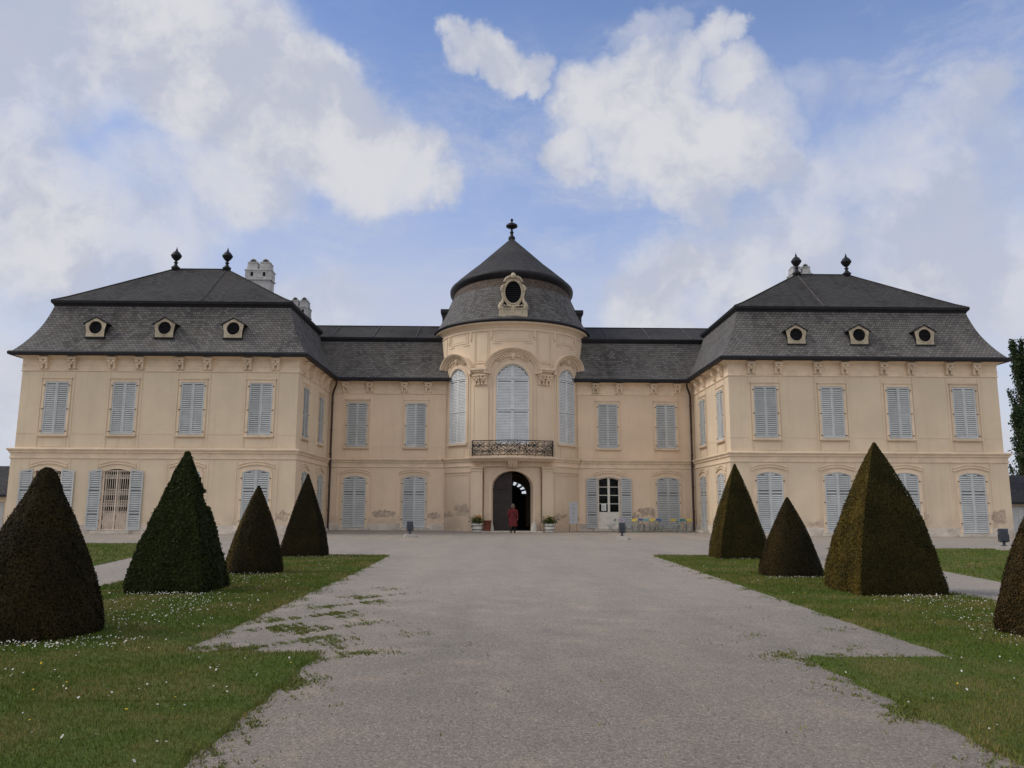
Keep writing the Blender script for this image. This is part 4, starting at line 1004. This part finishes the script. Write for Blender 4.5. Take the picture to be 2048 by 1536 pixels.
Q=[clump(150,-5.95,-43.98,.45,.09),clump(70,-5.2,-43.7,.22,.2),clump(50,-5.6,-44.15,.6,.2),clump(150,-6.3,-39.10,.45,.08),clump(110,-5.7,-39.8,.6,.35),clump(150,-5.4,-41.3,.5,.6),clump(40,-5.4,-42.3,.4,.5),
   clump(70,-6.3,-35.05,.5,.08),clump(90,-5.9,-36.0,.6,.6),clump(70,-6.4,-28.95,.5,.15),clump(60,-5.4,-31,.6,1.2),
   clump(80,5.6,-35.55,.5,.06),clump(60,6.2,-29.4,.5,.05),clump(150,6.25,-39.20,.5,.10),clump(130,6.3,-39.9,.5,.45),clump(140,5.9,-41.5,.45,.7),clump(150,5.75,-43.75,.4,.14),clump(70,5.1,-43.2,.3,.4),clump(40,5.2,-44.4,.8,.4),
   clump(60,5.2,-37,.7,3.)]
for k,n in(('LN',170),('RN',140)): q=sample(k,6,-49.8,-44.2,-8 if k=='LN' else None,8 if k=='RN' else None); Q.append(q[RNG.permutation(len(q))[:n],:2])
for k,n in(('LA',330),('RA',150)): q=sample(k,10); Q.append(q[RNG.permutation(len(q))[:n],:2])
Q=np.concatenate(Q); ok=np.ones(len(Q),bool)
for t in TOPI: ok&=(np.maximum(abs(Q[:,0]-t[1]),abs(Q[:,1]-t[2]))>t[3]+.02) if t[0]=='pyr' else ((Q[:,0]-t[1])**2+(Q[:,1]-t[2])**2>(t[3]+.02)**2)
ok&=((Q[:,0]<-4.25)|(Q[:,0]>4.2)|(Q[:,1]<-44.5))&((abs(Q[:,0])<8.2))
Q=Q[ok]; P=np.c_[Q,RNG.uniform(.045,.085,len(Q))]
M_PETAL=paint('white_petals',(.60,.60,.60),.05,9,.7,.1,obj=0); M_YEL=paint('yellow_petals',(.62,.42,.03),.15,9,.7,.1,obj=0); M_STEM=paint('flower_stem',(.07,.11,.03),.2,9,.8,.1,obj=0)
flowers(P,RNG.uniform(.005,.0095,len(P)),[M_PETAL,M_YEL,M_STEM],'daisies',label='small white daisies scattered in clusters over the lawns',cat='daisies',kind='stuff')
Q=[]
for k,n in(('LN',26),('RN',14),('LA',26),('RA',12)): q=sample(k,6,-49.5 if k[1]=='N' else None,None,-7.5 if k=='LN' else None,7.5 if k=='RN' else None); Q.append(q[RNG.permutation(len(q))[:n],:2])
Q=np.concatenate(Q); P=np.c_[Q,RNG.uniform(.04,.08,len(Q))]
flowers(P,RNG.uniform(.007,.011,len(P)),[M_YEL,M_YEL,M_STEM],'dandelions',label='yellow dandelion heads dotted about the lawns',cat='dandelions',kind='stuff')
# ------------------------------------------------------------------ clipped yews
def yew(i,kind,x,y,hw,h,e,label,mat,core,dens=11500,blunt=.12,size=(.013,.032),shag=.03,notch=False,group=None,gold=None,gp=.8):
    root=empty('clipped_yew',(x,y,0),label=label,cat='topiary',group=group)
    def surf(th,t):   # th angle, t height fraction -> local radius in x,y
        prof=(1-t)*(1+e*t)*(1-.08*np.exp(-t/.03)); prof=np.where(t>0.8,np.maximum(prof,blunt*np.sqrt(np.clip(1-t,0,1))),prof)
        if kind=='cone': k=1.0
        else:
            c,s=np.abs(np.cos(th)),np.abs(np.sin(th)); p=40.; k=1/((c**p+s**p)**(1/p))
        lump=1+.012*np.sin(3*th+5*t+i)+.014*np.sin(7*th-9*t+2*i)+.008*np.sin(17*th+31*t)
        r=hw*prof*k*lump+.012
        if notch:
            d=np.abs(th%(2*PI)-.72); r=r*(1-.17*((t>.60)&(t<.705)&(d<.5))+.03*((t>=.705)&(t<.75)&(d<.5)))
        return r
    # dark inner body
    mb=MB(); rows=[]
    for a in range(33):
        t=(a/32)**1.15*.995; th=np.arange(64)*2*PI/64; r=surf(th,t)*.955
        rows.append([(float(r[j]*math.cos(th[j])),float(r[j]*math.sin(th[j])),t*h*.985) for j in range(64)])
    mb.grid(rows,0,True,True); mb.build('inner_twigs',core,root)
    mb=MB(); mb.tube([(0,0,-.1),(0,0,h*.6)],[.09,.03],8); mb.build('trunk',M_BARK,root)
    area=PI*hw*h*1.6 if kind=='cone' else 4*hw*h*1.5
    n=int(area*dens); t=1-np.sqrt(1-RNG.uniform(0,1,n)*.9999); t=np.where(RNG.uniform(0,1,n)<.06,RNG.uniform(.8,1,n),t)
    if kind=='cone': th=RNG.uniform(0,2*PI,n)
    else:
        f=RNG.integers(0,4,n); u=RNG.uniform(-1,1,n); th=np.arctan2(u,1)+f*PI/2
    r=surf(th,t)*(1+RNG.normal(0,.012,n))+RNG.normal(0,.35,n)*shag*.5
    C=np.c_[r*np.cos(th),r*np.sin(th),t*h*1.0+.01]
    C[:,2]=np.maximum(C[:,2],.02)
    # outward normal, roughly
    N=np.c_[np.cos(th),np.sin(th),np.full(n,.45)]
    if kind!='cone':
        q=np.round(th/(PI/2))*(PI/2); N=np.c_[np.cos(q),np.sin(q),np.full(n,.45)]
    N=N/np.linalg.norm(N,axis=1)[:,None]; NN=N+RNG.normal(0,.38,(n,3)); NN/=np.linalg.norm(NN,axis=1)[:,None]
    D=RNG.normal(0,.6,(n,3))+np.array([0,0,.55])+N*.35; D-=NN*(D*NN).sum(1)[:,None]; D/=np.linalg.norm(D,axis=1)[:,None]
    A=np.cross(D,NN)
    L=RNG.uniform(*size,n)[:,None]; W=L*RNG.uniform(.22,.42,n)[:,None]
    V=np.stack([C-D*L*.5-A*W*.25,C-A*W+D*L*.1,C+D*L*.75,C+A*W+D*L*.1],1).reshape(-1,3)
    mi=None
    if gold:   # fresh growth plus a sunlit tone, both painted on the left flank
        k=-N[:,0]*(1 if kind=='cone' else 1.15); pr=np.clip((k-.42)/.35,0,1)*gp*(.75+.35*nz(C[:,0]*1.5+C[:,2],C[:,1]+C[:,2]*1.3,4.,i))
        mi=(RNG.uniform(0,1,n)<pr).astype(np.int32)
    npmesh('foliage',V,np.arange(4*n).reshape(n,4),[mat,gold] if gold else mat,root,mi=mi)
M_BARK=paint('bark',(.09,.065,.05),.3,6,.9,.1)
M_YD=leafmat('yew_dark_green',(.009,.014,.003),(.021,.028,.006),(.036,.042,.010),.35,2.2)
M_YO=leafmat('yew_olive',(.014,.015,.005),(.034,.028,.008),(.070,.050,.012),.6,1.6)
M_YB=leafmat('yew_brownish',(.012,.011,.005),(.026,.020,.007),(.052,.034,.010),.6,1.4)
M_GOLD=leafmat('yew_golden_growth_sunlit',(.050,.036,.008),(.125,.085,.015),(.17,.12,.022),.5,2.)  # growth colour with the left flank's sunlight painted in
M_RUST=leafmat('yew_rusty_growth_sunlit',(.030,.020,.008),(.066,.039,.012),(.09,.052,.014),.5,2.)  # rusty growth, sunlit tone mixed into the leaf colour
M_CORE=paint('yew_inner_twigs',(.007,.007,.004),.3,9,.95,.02,obj=0)
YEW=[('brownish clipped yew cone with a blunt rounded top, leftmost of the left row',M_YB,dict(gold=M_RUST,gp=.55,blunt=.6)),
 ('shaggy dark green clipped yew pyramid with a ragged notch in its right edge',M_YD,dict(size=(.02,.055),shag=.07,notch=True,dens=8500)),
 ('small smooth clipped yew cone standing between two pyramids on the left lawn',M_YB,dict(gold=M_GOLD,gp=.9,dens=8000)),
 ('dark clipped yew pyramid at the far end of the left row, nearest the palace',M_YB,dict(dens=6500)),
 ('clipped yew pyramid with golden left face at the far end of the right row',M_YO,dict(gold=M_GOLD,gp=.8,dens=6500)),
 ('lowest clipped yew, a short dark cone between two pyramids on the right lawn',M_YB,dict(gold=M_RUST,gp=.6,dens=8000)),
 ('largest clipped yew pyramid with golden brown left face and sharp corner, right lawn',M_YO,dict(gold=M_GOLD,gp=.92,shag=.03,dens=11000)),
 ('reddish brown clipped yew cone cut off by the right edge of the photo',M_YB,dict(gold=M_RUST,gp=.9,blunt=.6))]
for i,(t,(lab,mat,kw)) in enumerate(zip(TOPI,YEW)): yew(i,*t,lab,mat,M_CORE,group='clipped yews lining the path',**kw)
# ------------------------------------------------------------------ poplars and outbuildings
M_POP=leafmat('poplar_leaves',(.020,.034,.016),(.042,.062,.026),(.06,.08,.03),.4,.3)
def poplar(x,y,h,w,label,seed,n=15000):
    root=empty('poplar_tree',(x,y,0),label=label,cat='tree',group='poplars behind the palace'); rg=np.random.default_rng(seed); rd=random.Random(seed)
    mb=MB(); mb.tube([(0,0,-.2),(.1,0,h*.3),(0,.1,h*.6),(.1,0,h*.93)],[.38,.26,.14,.03],8); mb.build('trunk',M_BARK,root)
    tw=MB(); V=[]
    for k in range(30):
        z0=h*(.06+.80*rd.random()**.9); a=rd.random()*2*PI; ln=h*(.12+.14*rd.random())*(1.1-.5*z0/h); rr=w*(.35+.65*rd.random())*math.sin(PI*min(1,(z0/h)*.8+.22))
        tip=(rr*math.cos(a),rr*math.sin(a),min(h,z0+ln*1.6)); base=(0,0,z0)
        tw.tube([base,(tip[0]*.7,tip[1]*.7,z0+ln*.5),tip],[.07,.04,.015],5)
        m=n//30; t=rg.uniform(.2,1.08,m); c=np.array(base)+(np.array(tip)-np.array(base))*t[:,None]
        c+=rg.normal(0,1,(m,3))*np.array([.24,.24,.42])*(.5+.5*np.sin(PI*np.clip(t,0,1)))[:,None]
        d=rg.normal(0,1,(m,3)); d/=np.linalg.norm(d,axis=1)[:,None]; e=np.cross(d,rg.normal(0,1,(m,3))); e/=np.linalg.norm(e,axis=1)[:,None]
        s=rg.uniform(.07,.16,m)[:,None]
        V.append(np.stack([c-d*s,c-e*s*.7,c+d*s,c+e*s*.7],1).reshape(-1,3))
    tw.build('limbs',M_BARK,root); V=np.concatenate(V); npmesh('crown',V,np.arange(len(V)).reshape(-1,4),M_POP,root)
poplar(55.4,30,19.4,1.5,'tallest slender poplar rising above the right end of the palace roof',3,9500)
poplar(52.9,27,11.8,1.5,'lower poplar close against the right end wall of the palace',5,9000)
poplar(57.6,31,15.5,2.2,'dark poplar at the right edge of the photo, behind the low outbuilding',8,9000)
for s in(-1,1):
    root=empty('outbuilding',(s*36,0,0),label='low outbuilding with dark roof '+('at the left edge behind the brownish yew cone' if s<0 else 'and grey door at the right end of the palace'),cat='outbuilding')
    x0,x1=(-7.6,7.6); ez,rz=(2.16,4.15) if s<0 else (1.98,3.85)
    f=seg((x0,-3),(x1,-3)); mb=MB(); dc=(x0,) and (-4.0 if s>0 else 4.0)
    wall(mb,f,0,x1-x0,0,ez+.1,[dict(c=dc-x0,hw=.48,zb=.05,zs=1.72)],.15); mb.box(x0,x1,4.8,5,0,ez); mb.box(x0,x0+.2,-2.99,4.8,0,ez); mb.box(x1-.2,x1,-2.99,4.8,0,ez)
    mb.build('wall',M_WALL,root)
    mb=MB(); 
    for y0,y1,sg in((-3.35,1.,1),(5.35,1.,-1)):
        mb.add([(x0-.1,y0,ez),(x1+.1,y0,ez),(x1+.1,y1,rz),(x0-.1,y1,rz)],[(0,1,2,3)],0,[[(x0,0),(x1,0),(x1,4.8),(x0,4.8)]])
    mb.add([(x0,-3,ez),(x0,5,ez),(x0,1,rz-.1)],[(0,1,2)]); mb.add([(x1,-3,ez),(x1,5,ez),(x1,1,rz-.1)],[(0,1,2)])
    mb.box(x0-.1,x1+.1,-3.42,-3.36,ez-.12,ez+.02,1); mb.build('roof',[M_SLATE2,M_LEAD],root)
    mb=MB(); mb.box(dc-.47,dc+.47,-2.93,-2.87,.05,1.70); 
    for xx in(dc-.24,dc+.24): mb.box(xx-.18,xx+.18,-2.95,-2.93,.2,1.55)
    mb.build('door',M_SHUT,root)
    mb=MB(); mb.box(dc+.75,dc+1.1,-3.05,-3.0,1.0,1.22); mb.build('letter_box',M_PIPE,root)
# ------------------------------------------------------------------ small things in front of the palace
def floodlight(x,y,rot,label):
    r=empty('floodlight',(x,y,0),rot,label=label,cat='floodlight',group='floodlights on concrete blocks')
    mb=MB(); mb.hexa([(-.27,-.27,-.05),(.27,-.27,-.05),(.27,.27,-.05),(-.27,.27,-.05),(-.25,-.25,.17),(.25,-.25,.17),(.25,.25,.17),(-.25,.25,.17)]); mb.box(.27,.40,-.1,.1,-.02,.08); mb.build('base_block',M_CONC,r)
    mb=MB(); mb.tube([(0,0,.17),(0,0,.36)],.05,8); mb.box(-.10,.10,-.10,.10,.17,.19); mb.build('post',M_LAMP,r)
    mb=MB(); c,s=math.cos(-.28),math.sin(-.28)
    def R(y,z): return (y*c-z*s,.55+y*s+z*c)
    P=[]
    for z,sx,sy in((-.23,.13,.10),(.23,.16,.13)):
        for x_,y_ in((-sx,-sy),(sx,-sy),(sx,sy),(-sx,sy)): yy,zz=R(y_,z); P.append((x_,yy,zz))
    mb.hexa(P)
    for k in range(6):
        z=-.18+.07*k; y0,z0=R(-.13,z); y1,z1=R(-.13,z+.02); mb.hexa([(-.12,y0-.02,z0),(.12,y0-.02,z0),(.12,y0+.03,z0),(-.12,y0+.03,z0),(-.12,y1-.02,z1),(.12,y1-.02,z1),(.12,y1+.03,z1),(-.12,y1+.03,z1)])
    for s_ in(-1,1): mb.box(s_*.17-.012,s_*.17+.012,-.03,.03,.33,.60)
    mb.box(-.17,.17,-.03,.03,.32,.345); mb.build('lamp_head',M_LAMP,r)
    mb=MB(); P=[]
    for z,sx in((-.19,.11),(.19,.14)):
        for y_ in(.12,.145): yy,zz=R(y_,z); P+= [(-sx,yy,zz),(sx,yy,zz)]
    mb.hexa([P[0],P[1],P[3],P[2],P[4],P[5],P[7],P[6]]); mb.build('lens',M_GLASS,r)
floodlight(-5.33,-12.4,.2,'dark floodlight on a concrete block in front of the left court doors')
floodlight(5.17,-13.9,-.15,'dark floodlight on a concrete block in front of the folding chairs')
floodlight(18.0,-23.2,-.4,'dark floodlight on a block beside the right lawn, near the yew at the photo edge')
M_TUB=paint('white_tub',(.62,.60,.54),.12,6,.7,.2); M_PL=leafmat('planter_leaves',(.025,.045,.014),(.06,.09,.03),(.09,.10,.03),.4,6)
M_OR=paint('orange_petals',(.60,.24,.05),.3,20,.7,.1,obj=0); M_YP=paint('pale_yellow_petals',(.62,.48,.20),.2,20,.7,.1,obj=0)
def planter(x,y,label,seed,cols,tall):
    rd=random.Random(seed); r=empty('flower_tub',(x,y,0),rd.random(),label=label,cat='planter',group='flower tubs flanking the entrance')
    mb=MB(); mb.lathe([(0,.02),(.27,.02),(.285,.05),(.33,.50),(.34,.53),(.30,.53),(.29,.46),(0,.46)],20,smooth=False); mb.build('tub',M_TUB,r)
    for z in(.13,.36):
        mb=MB(); k=.28+.1*z; mb.lathe([(k,z),(k+.018,z),(k+.025,z+.05),(k+.004,z+.05)],20); mb.build('band',M_LAMP,r)
    mb=MB(); mb.lathe([(.0,.47),(.29,.47)],12); mb.build('earth',M_SOIL,r)
    n=700; c=RNG.normal(0,1,(n,3))*np.array([.19,.19,.12])+np.array([0,0,.68]); d=RNG.normal(0,1,(n,3)); d/=np.linalg.norm(d,axis=1)[:,None]; e=np.cross(d,RNG.normal(0,1,(n,3))); e/=np.linalg.norm(e,axis=1)[:,None]; s=RNG.uniform(.03,.07,n)[:,None]
    V=np.stack([c-d*s,c-e*s*.5,c+d*s,c+e*s*.5],1).reshape(-1,3); npmesh('leaves',V,np.arange(4*n).reshape(n,4),M_PL,r)
    mb=MB(); 
    for k in range(26):
        a=rd.random()*2*PI; q=.26*math.sqrt(rd.random()); z=.74+tall*rd.random()
        x_,y_=q*math.cos(a),q*math.sin(a); mb.tube([(x_*.6,y_*.6,.5),(x_,y_,z)],.007,4,2); blob(mb,(x_,y_,z),.045,.045,.035,6,rd.choice((0,0,1)))
    mb.build('flowers',[cols[0],cols[1],M_STEM],r)
planter(-2.19,-3.05,'white flower tub with orange blooms left of the entrance, beside a reddish pot',4,(M_OR,M_YP),.30)
planter(2.33,-2.95,'white flower tub with a few red and yellow blooms right of the entrance',9,(M_YP,M_OR),.26)
mb=MB(); mb.lathe([(0,.0),(.19,.0),(.20,.03),(.25,.66),(.265,.66),(.27,.72),(.245,.72),(.23,.6),(0,.6)],18,(-1.56,-2.95,0)); tag(mb.build('tall_pot',M_TERRA),'tall plain reddish brown pot between the left flower tub and the doorway','pot')
# information board
r=empty('information_board',(3.86,-2.6,0),R_(18),label='pale grey information board on two thin legs right of the entrance',cat='sign')
mb=MB(); mb.box(-.28,.28,-.02,.02,.52,1.88); mb.build('panel',paint('board_grey',(.42,.43,.45),.05,3,.5,.3),r)
mb=MB(); rd=random.Random(5)
for zc in(1.74,1.50,1.22,.98,.76):
    for k in range(2 if zc!=1.22 else 4): w=.04+.05*rd.random(); mb.box(-w,w,-.0235,-.0205,zc-.035*k-.009,zc-.035*k+.009)
mb.build('lettering',paint('board_text',(.22,.23,.25),.05,3,.6,.2),r)
for s in(-1,1):
    mb=MB(); mb.tube([(s*.25,.03,-.05),(s*.25,.03,1.7)],.016,6); mb.build('leg',M_LAMP,r)
# paper notice inside the open french door
mb=MB(); mb.box(-.16,.16,0,.004,0,.44)
for k in range(8): mb.box(-.12,.12 if k%3 else .05,-.003,-.001,.06+.042*k,.075+.042*k,1)
nt=mb.build('paper_notice',[paint('paper',(.75,.75,.76),.03,3,.7,.2),paint('print_grey',(.30,.30,.32),.05,3,.7,.2)]); nt.location=(6.14,.025,1.33); tag(nt,'white printed paper notice behind the glass of the open white door','notice')
# bistro furniture
M_FR=paint('folding_frame',(.27,.31,.29),.15,6,.5,.4)
CH={c:paint('slat_'+c,v,.10,8,.5,.3) for c,v in dict(yellow=(.62,.47,.08),blue=(.045,.11,.30),turquoise=(.14,.36,.38),teal=(.03,.16,.17),lilac=(.36,.30,.42),grey=(.27,.28,.28)).items()}
def bar(mb,a,b,w,t): mb.tube([a,b],w,6)
def chair(x,y,rot,col,label):
    r=empty('folding_chair',(x,y,0),rot,label=label,cat='chair',group='folding garden chairs by the wall')
    mb=MB()
    for s in(-1,1): mb.tube([(s*.20,.24,0),(s*.20,-.02,.30),(s*.20,-.20,.46),(s*.19,-.30,.84)],.017,6)   # back legs run up to the backrest
    for z,y_ in((.06,.19),(.30,-.02)): mb.tube([(-.20,y_,z),(.20,y_,z)],.013,6)
    mb.build('back_leg_frame',M_FR,r)
    mb=MB()
    for s in(-1,1): mb.tube([(s*.17,-.26,0),(s*.17,0,.26),(s*.17,.20,.455)],.017,6)
    mb.tube([(-.17,-.21,.05),(.17,-.21,.05)],.009,6); mb.build('front_leg_frame',M_FR,r)
    mb=MB()
    for k in range(6): mb.box(-.21,.21,-.20+.07*k,-.145+.07*k,.455,.475)
    mb.build('seat',M_FR,r)
    mb=MB()
    for z,yy in((.68,-.268),(.765,-.287)): mb.hexa([(-.215,yy,z),(.215,yy,z),(.215,yy+.018,z),(-.215,yy+.018,z),(-.215,yy-.017,z+.078),(.215,yy-.017,z+.078),(.215,yy,z+.078),(-.215,yy,z+.078)])
    mb.build('backrest',CH[col],r)
def table(x,y,rot,rad,label,col):
    r=empty('folding_table',(x,y,0),rot,label=label,cat='table',group='round folding tables by the wall')
    mb=MB(); mb.lathe([(0,.70),(rad,.70),(rad+.01,.71),(rad,.73),(0,.73)],20,smooth=False); mb.build('tabletop',col,r)
    for s in(-1,1):
        mb=MB()
        for q in(-1,1): mb.tube([(q*.22,s*.30,0),(q*.20,-s*.26,.70)],.018,6)
        mb.tube([(-.22,s*.27,.05),(.22,s*.27,.05)],.01,6); mb.build('leg_frame',M_FR,r)
chair(6.30,-2.1,R_(100),'grey','bare grey folding chair seen from the side by the white door')
chair(7.12,-1.9,R_(190),'lilac','pale lilac folding chair in front of the folded right shutter')
chair(7.78,-2.3,R_(170),'yellow','left yellow folding chair beside the blue one')
table(8.05,-1.75,.3,.34,'round grey folding table between the lilac and the turquoise chairs',M_FR)
chair(8.38,-1.3,R_(185),'blue','dark blue folding chair beside the turquoise one')
chair(8.72,-1.4,R_(178),'turquoise','light turquoise folding chair between a blue and a yellow one')
chair(9.05,-1.7,R_(172),'yellow','middle yellow folding chair beside the turquoise one')
chair(9.55,-1.6,R_(188),'blue','mid blue folding chair standing right of the middle yellow chair')
table(9.3,-1.15,.8,.36,'round grey folding table between the middle yellow and blue chairs',M_FR)
chair(10.47,-1.9,R_(195),'yellow','yellow folding chair left of the teal one in front of closed shutters')
chair(10.92,-2.2,R_(178),'teal','dark teal folding chair between two yellow chairs')
table(10.95,-1.55,.5,.38,'round greenish folding table behind the teal chair',paint('green_table',(.16,.25,.22),.15,6,.5,.4))
chair(11.42,-1.6,R_(168),'yellow','rightmost yellow folding chair near the downpipe')
# ------------------------------------------------------------------ the visitor
SKIN=paint('skin',(.45,.28,.21),.08,8,.6,.3,obj=0)
def skinbody(name,verts,edges,rad,mat,parent=None,lv=1,**kw):
    me=bpy.data.meshes.new(name); me.from_pydata(verts,edges,[]); me.materials.append(mat); o=link(name,me,parent,**kw)
    md=o.modifiers.new('skin','SKIN'); md.use_smooth_shade=True
    for i,r in enumerate(rad): me.skin_vertices[0].data[i].radius=(r,r) if not isinstance(r,tuple) else r
    me.skin_vertices[0].data[0].use_root=True
    sb=o.modifiers.new('sub','SUBSURF'); sb.levels=lv; sb.render_levels=lv; return o
PX,PY=0.0,-4.9
V=[(0,0,.92),(0,0,1.08),(0,.0,1.28),(0,0.01,1.42),(0,.02,1.50),(0,.03,1.57),(0,.035,1.66),
   (-.09,0,.88),(-.10,-.02,.50),(-.105,-.04,.10),(-.11,.06,.045),(.09,0,.88),(.11,.03,.50),(.115,.0,.10),(.12,.11,.045),
   (-.165,.0,1.375),(-.23,.0,1.14),(-.22,.06,.91),(.165,.0,1.375),(.245,-.01,1.14),(.27,.02,.91),(.275,.03,.84),(-.22,.08,.84)]
Ed=[(0,1),(1,2),(2,3),(3,4),(4,5),(5,6),(0,7),(7,8),(8,9),(9,10),(0,11),(11,12),(12,13),(13,14),(3,15),(15,16),(16,17),(17,22),(3,18),(18,19),(19,20),(20,21)]
Rd=[(.13,.09),(.12,.08),(.13,.08),(.09,.06),.05,.08,.085,.085,.062,.042,.04,.085,.062,.042,.04,.040,.036,.030,.040,.036,.030,.036,.036]
# five fingers on each hand
for s,base,ax in((1,21,.275),(-1,22,-.22)):
    yb=.03 if s>0 else .08
    for q,(dx,dy,l) in enumerate(((-s*.022,.045,.055),(0,.032,.075),(0,.010,.085),(0,-.012,.078),(0,-.032,.06))):
        i=len(V); V+= [(ax+dx*.5,yb+dy*.8,.815),(ax+dx,yb+dy*1.15,.815-l*.6),(ax+dx-.008*s,yb+dy*1.15+.012,.815-l)]; Ed+=[(base,i),(i,i+1),(i+1,i+2)]; Rd+=[.010,.009,.007]
person=skinbody('person',V,Ed,Rd,SKIN,None,1,label='person in a long red coat walking into the dark doorway, seen from behind',cat='person'); person.location=(PX,PY,0)
M_COAT=paint('red_coat',(.125,.021,.023),.2,5,.8,.15,obj=0); M_TROU=paint('dark_trousers',(.018,.018,.022),.2,5,.8,.1,obj=0); M_HAIR=paint('brown_hair',(.10,.078,.052),.3,25,.6,.3,obj=0)
mb=MB(); rows=[]
for z,rx,ry,yo in((.40,.265,.20,.0),(.43,.268,.203,0),(.62,.25,.185,0),(.85,.225,.165,0),(1.05,.20,.145,0),(1.22,.205,.14,0),(1.34,.205,.135,0),(1.42,.165,.115,.01),(1.475,.095,.085,.02),(1.53,.075,.075,.03)):
    rows.append([(rx*math.cos(a)*(1+.03*math.sin(5*a+z*4)*(z<1)),yo+ry*math.sin(a)*(1+.03*math.cos(7*a)*(z<.9)),z) for a in[2*PI*k/28 for k in range(28)]])
mb.grid(rows,0,True,True)
for s in(-1,1):
    P=[(-.165,0,1.40),(-.225,0,1.26),(-.245,.0,1.13),(-.24,.03,1.0),(-.225,.06,.89)] if s<0 else [(.165,0,1.40),(.23,0,1.26),(.255,-.01,1.13),(.268,.0,1.0),(.272,.02,.89)]
    mb.tube(P,[.075,.072,.066,.062,.060],12)
mb.tube([(-.1,.05,1.50),(0,-.05,1.50),(.1,.05,1.50)],[.03,.04,.03],8)
mb.hexa([(-.008,-.19,.42),(.008,-.19,.42),(.008,-.21,.42),(-.008,-.21,.42),(-.004,-.155,.8),(.004,-.155,.8),(.004,-.172,.8),(-.004,-.172,.8)],1)
mb.tube([(-.12,-.08,1.44),(.0,-.15,1.28),(.10,-.16,1.10),(.2,-.1,.92)],.016,6,1)
co=mb.build('coat',[M_COAT,paint('coat_shadow_strap',(.03,.012,.012),.1,5,.7,.2,obj=0)],person)
for s in(-1,1):
    mb=MB(); mb.tube([(s*.09,0,.80),(s*.105,0,.50),(s*.11,-.02 if s<0 else .02,.10)],[.095,.075,.062],12); mb.build('trouser_leg',M_TROU,person)
    mb=MB(); x=s*.112; y=-.03 if s<0 else .02; mb.hexa([(x-.045,y-.06,0),(x+.045,y-.06,0),(x+.045,y+.19,0),(x-.045,y+.19,0),(x-.04,y-.05,.09),(x+.04,y-.05,.09),(x+.03,y+.12,.065),(x-.03,y+.12,.065)]); mb.build('shoe',M_TROU,person)
mb=MB(); rows=[]
for i in range(9):
    t=i/8; z=1.50+.255*t; k=(.115,.118,.118,.115,.112,.106,.092,.065,.012)[i]
    rows.append([(k*math.cos(a),.015+k*1.05*math.sin(a)-.01*(1-t),z+.01*math.sin(6*a)*(i==0)) for a in[2*PI*j/20 for j in range(20)]])
mb.grid(rows,0,True,True); mb.build('hair',M_HAIR,person)
mb=MB(); blob(mb,(0,.145,1.62),.018,.028,.03,8)
for s in(-1,1): blob(mb,(s*.034,.125,1.645),.012,.01,.008,6); blob(mb,(s*.095,.05,1.62),.012,.025,.035,6)
blob(mb,(0,.125,1.575),.03,.012,.01,6); mb.build('face',SKIN,person)
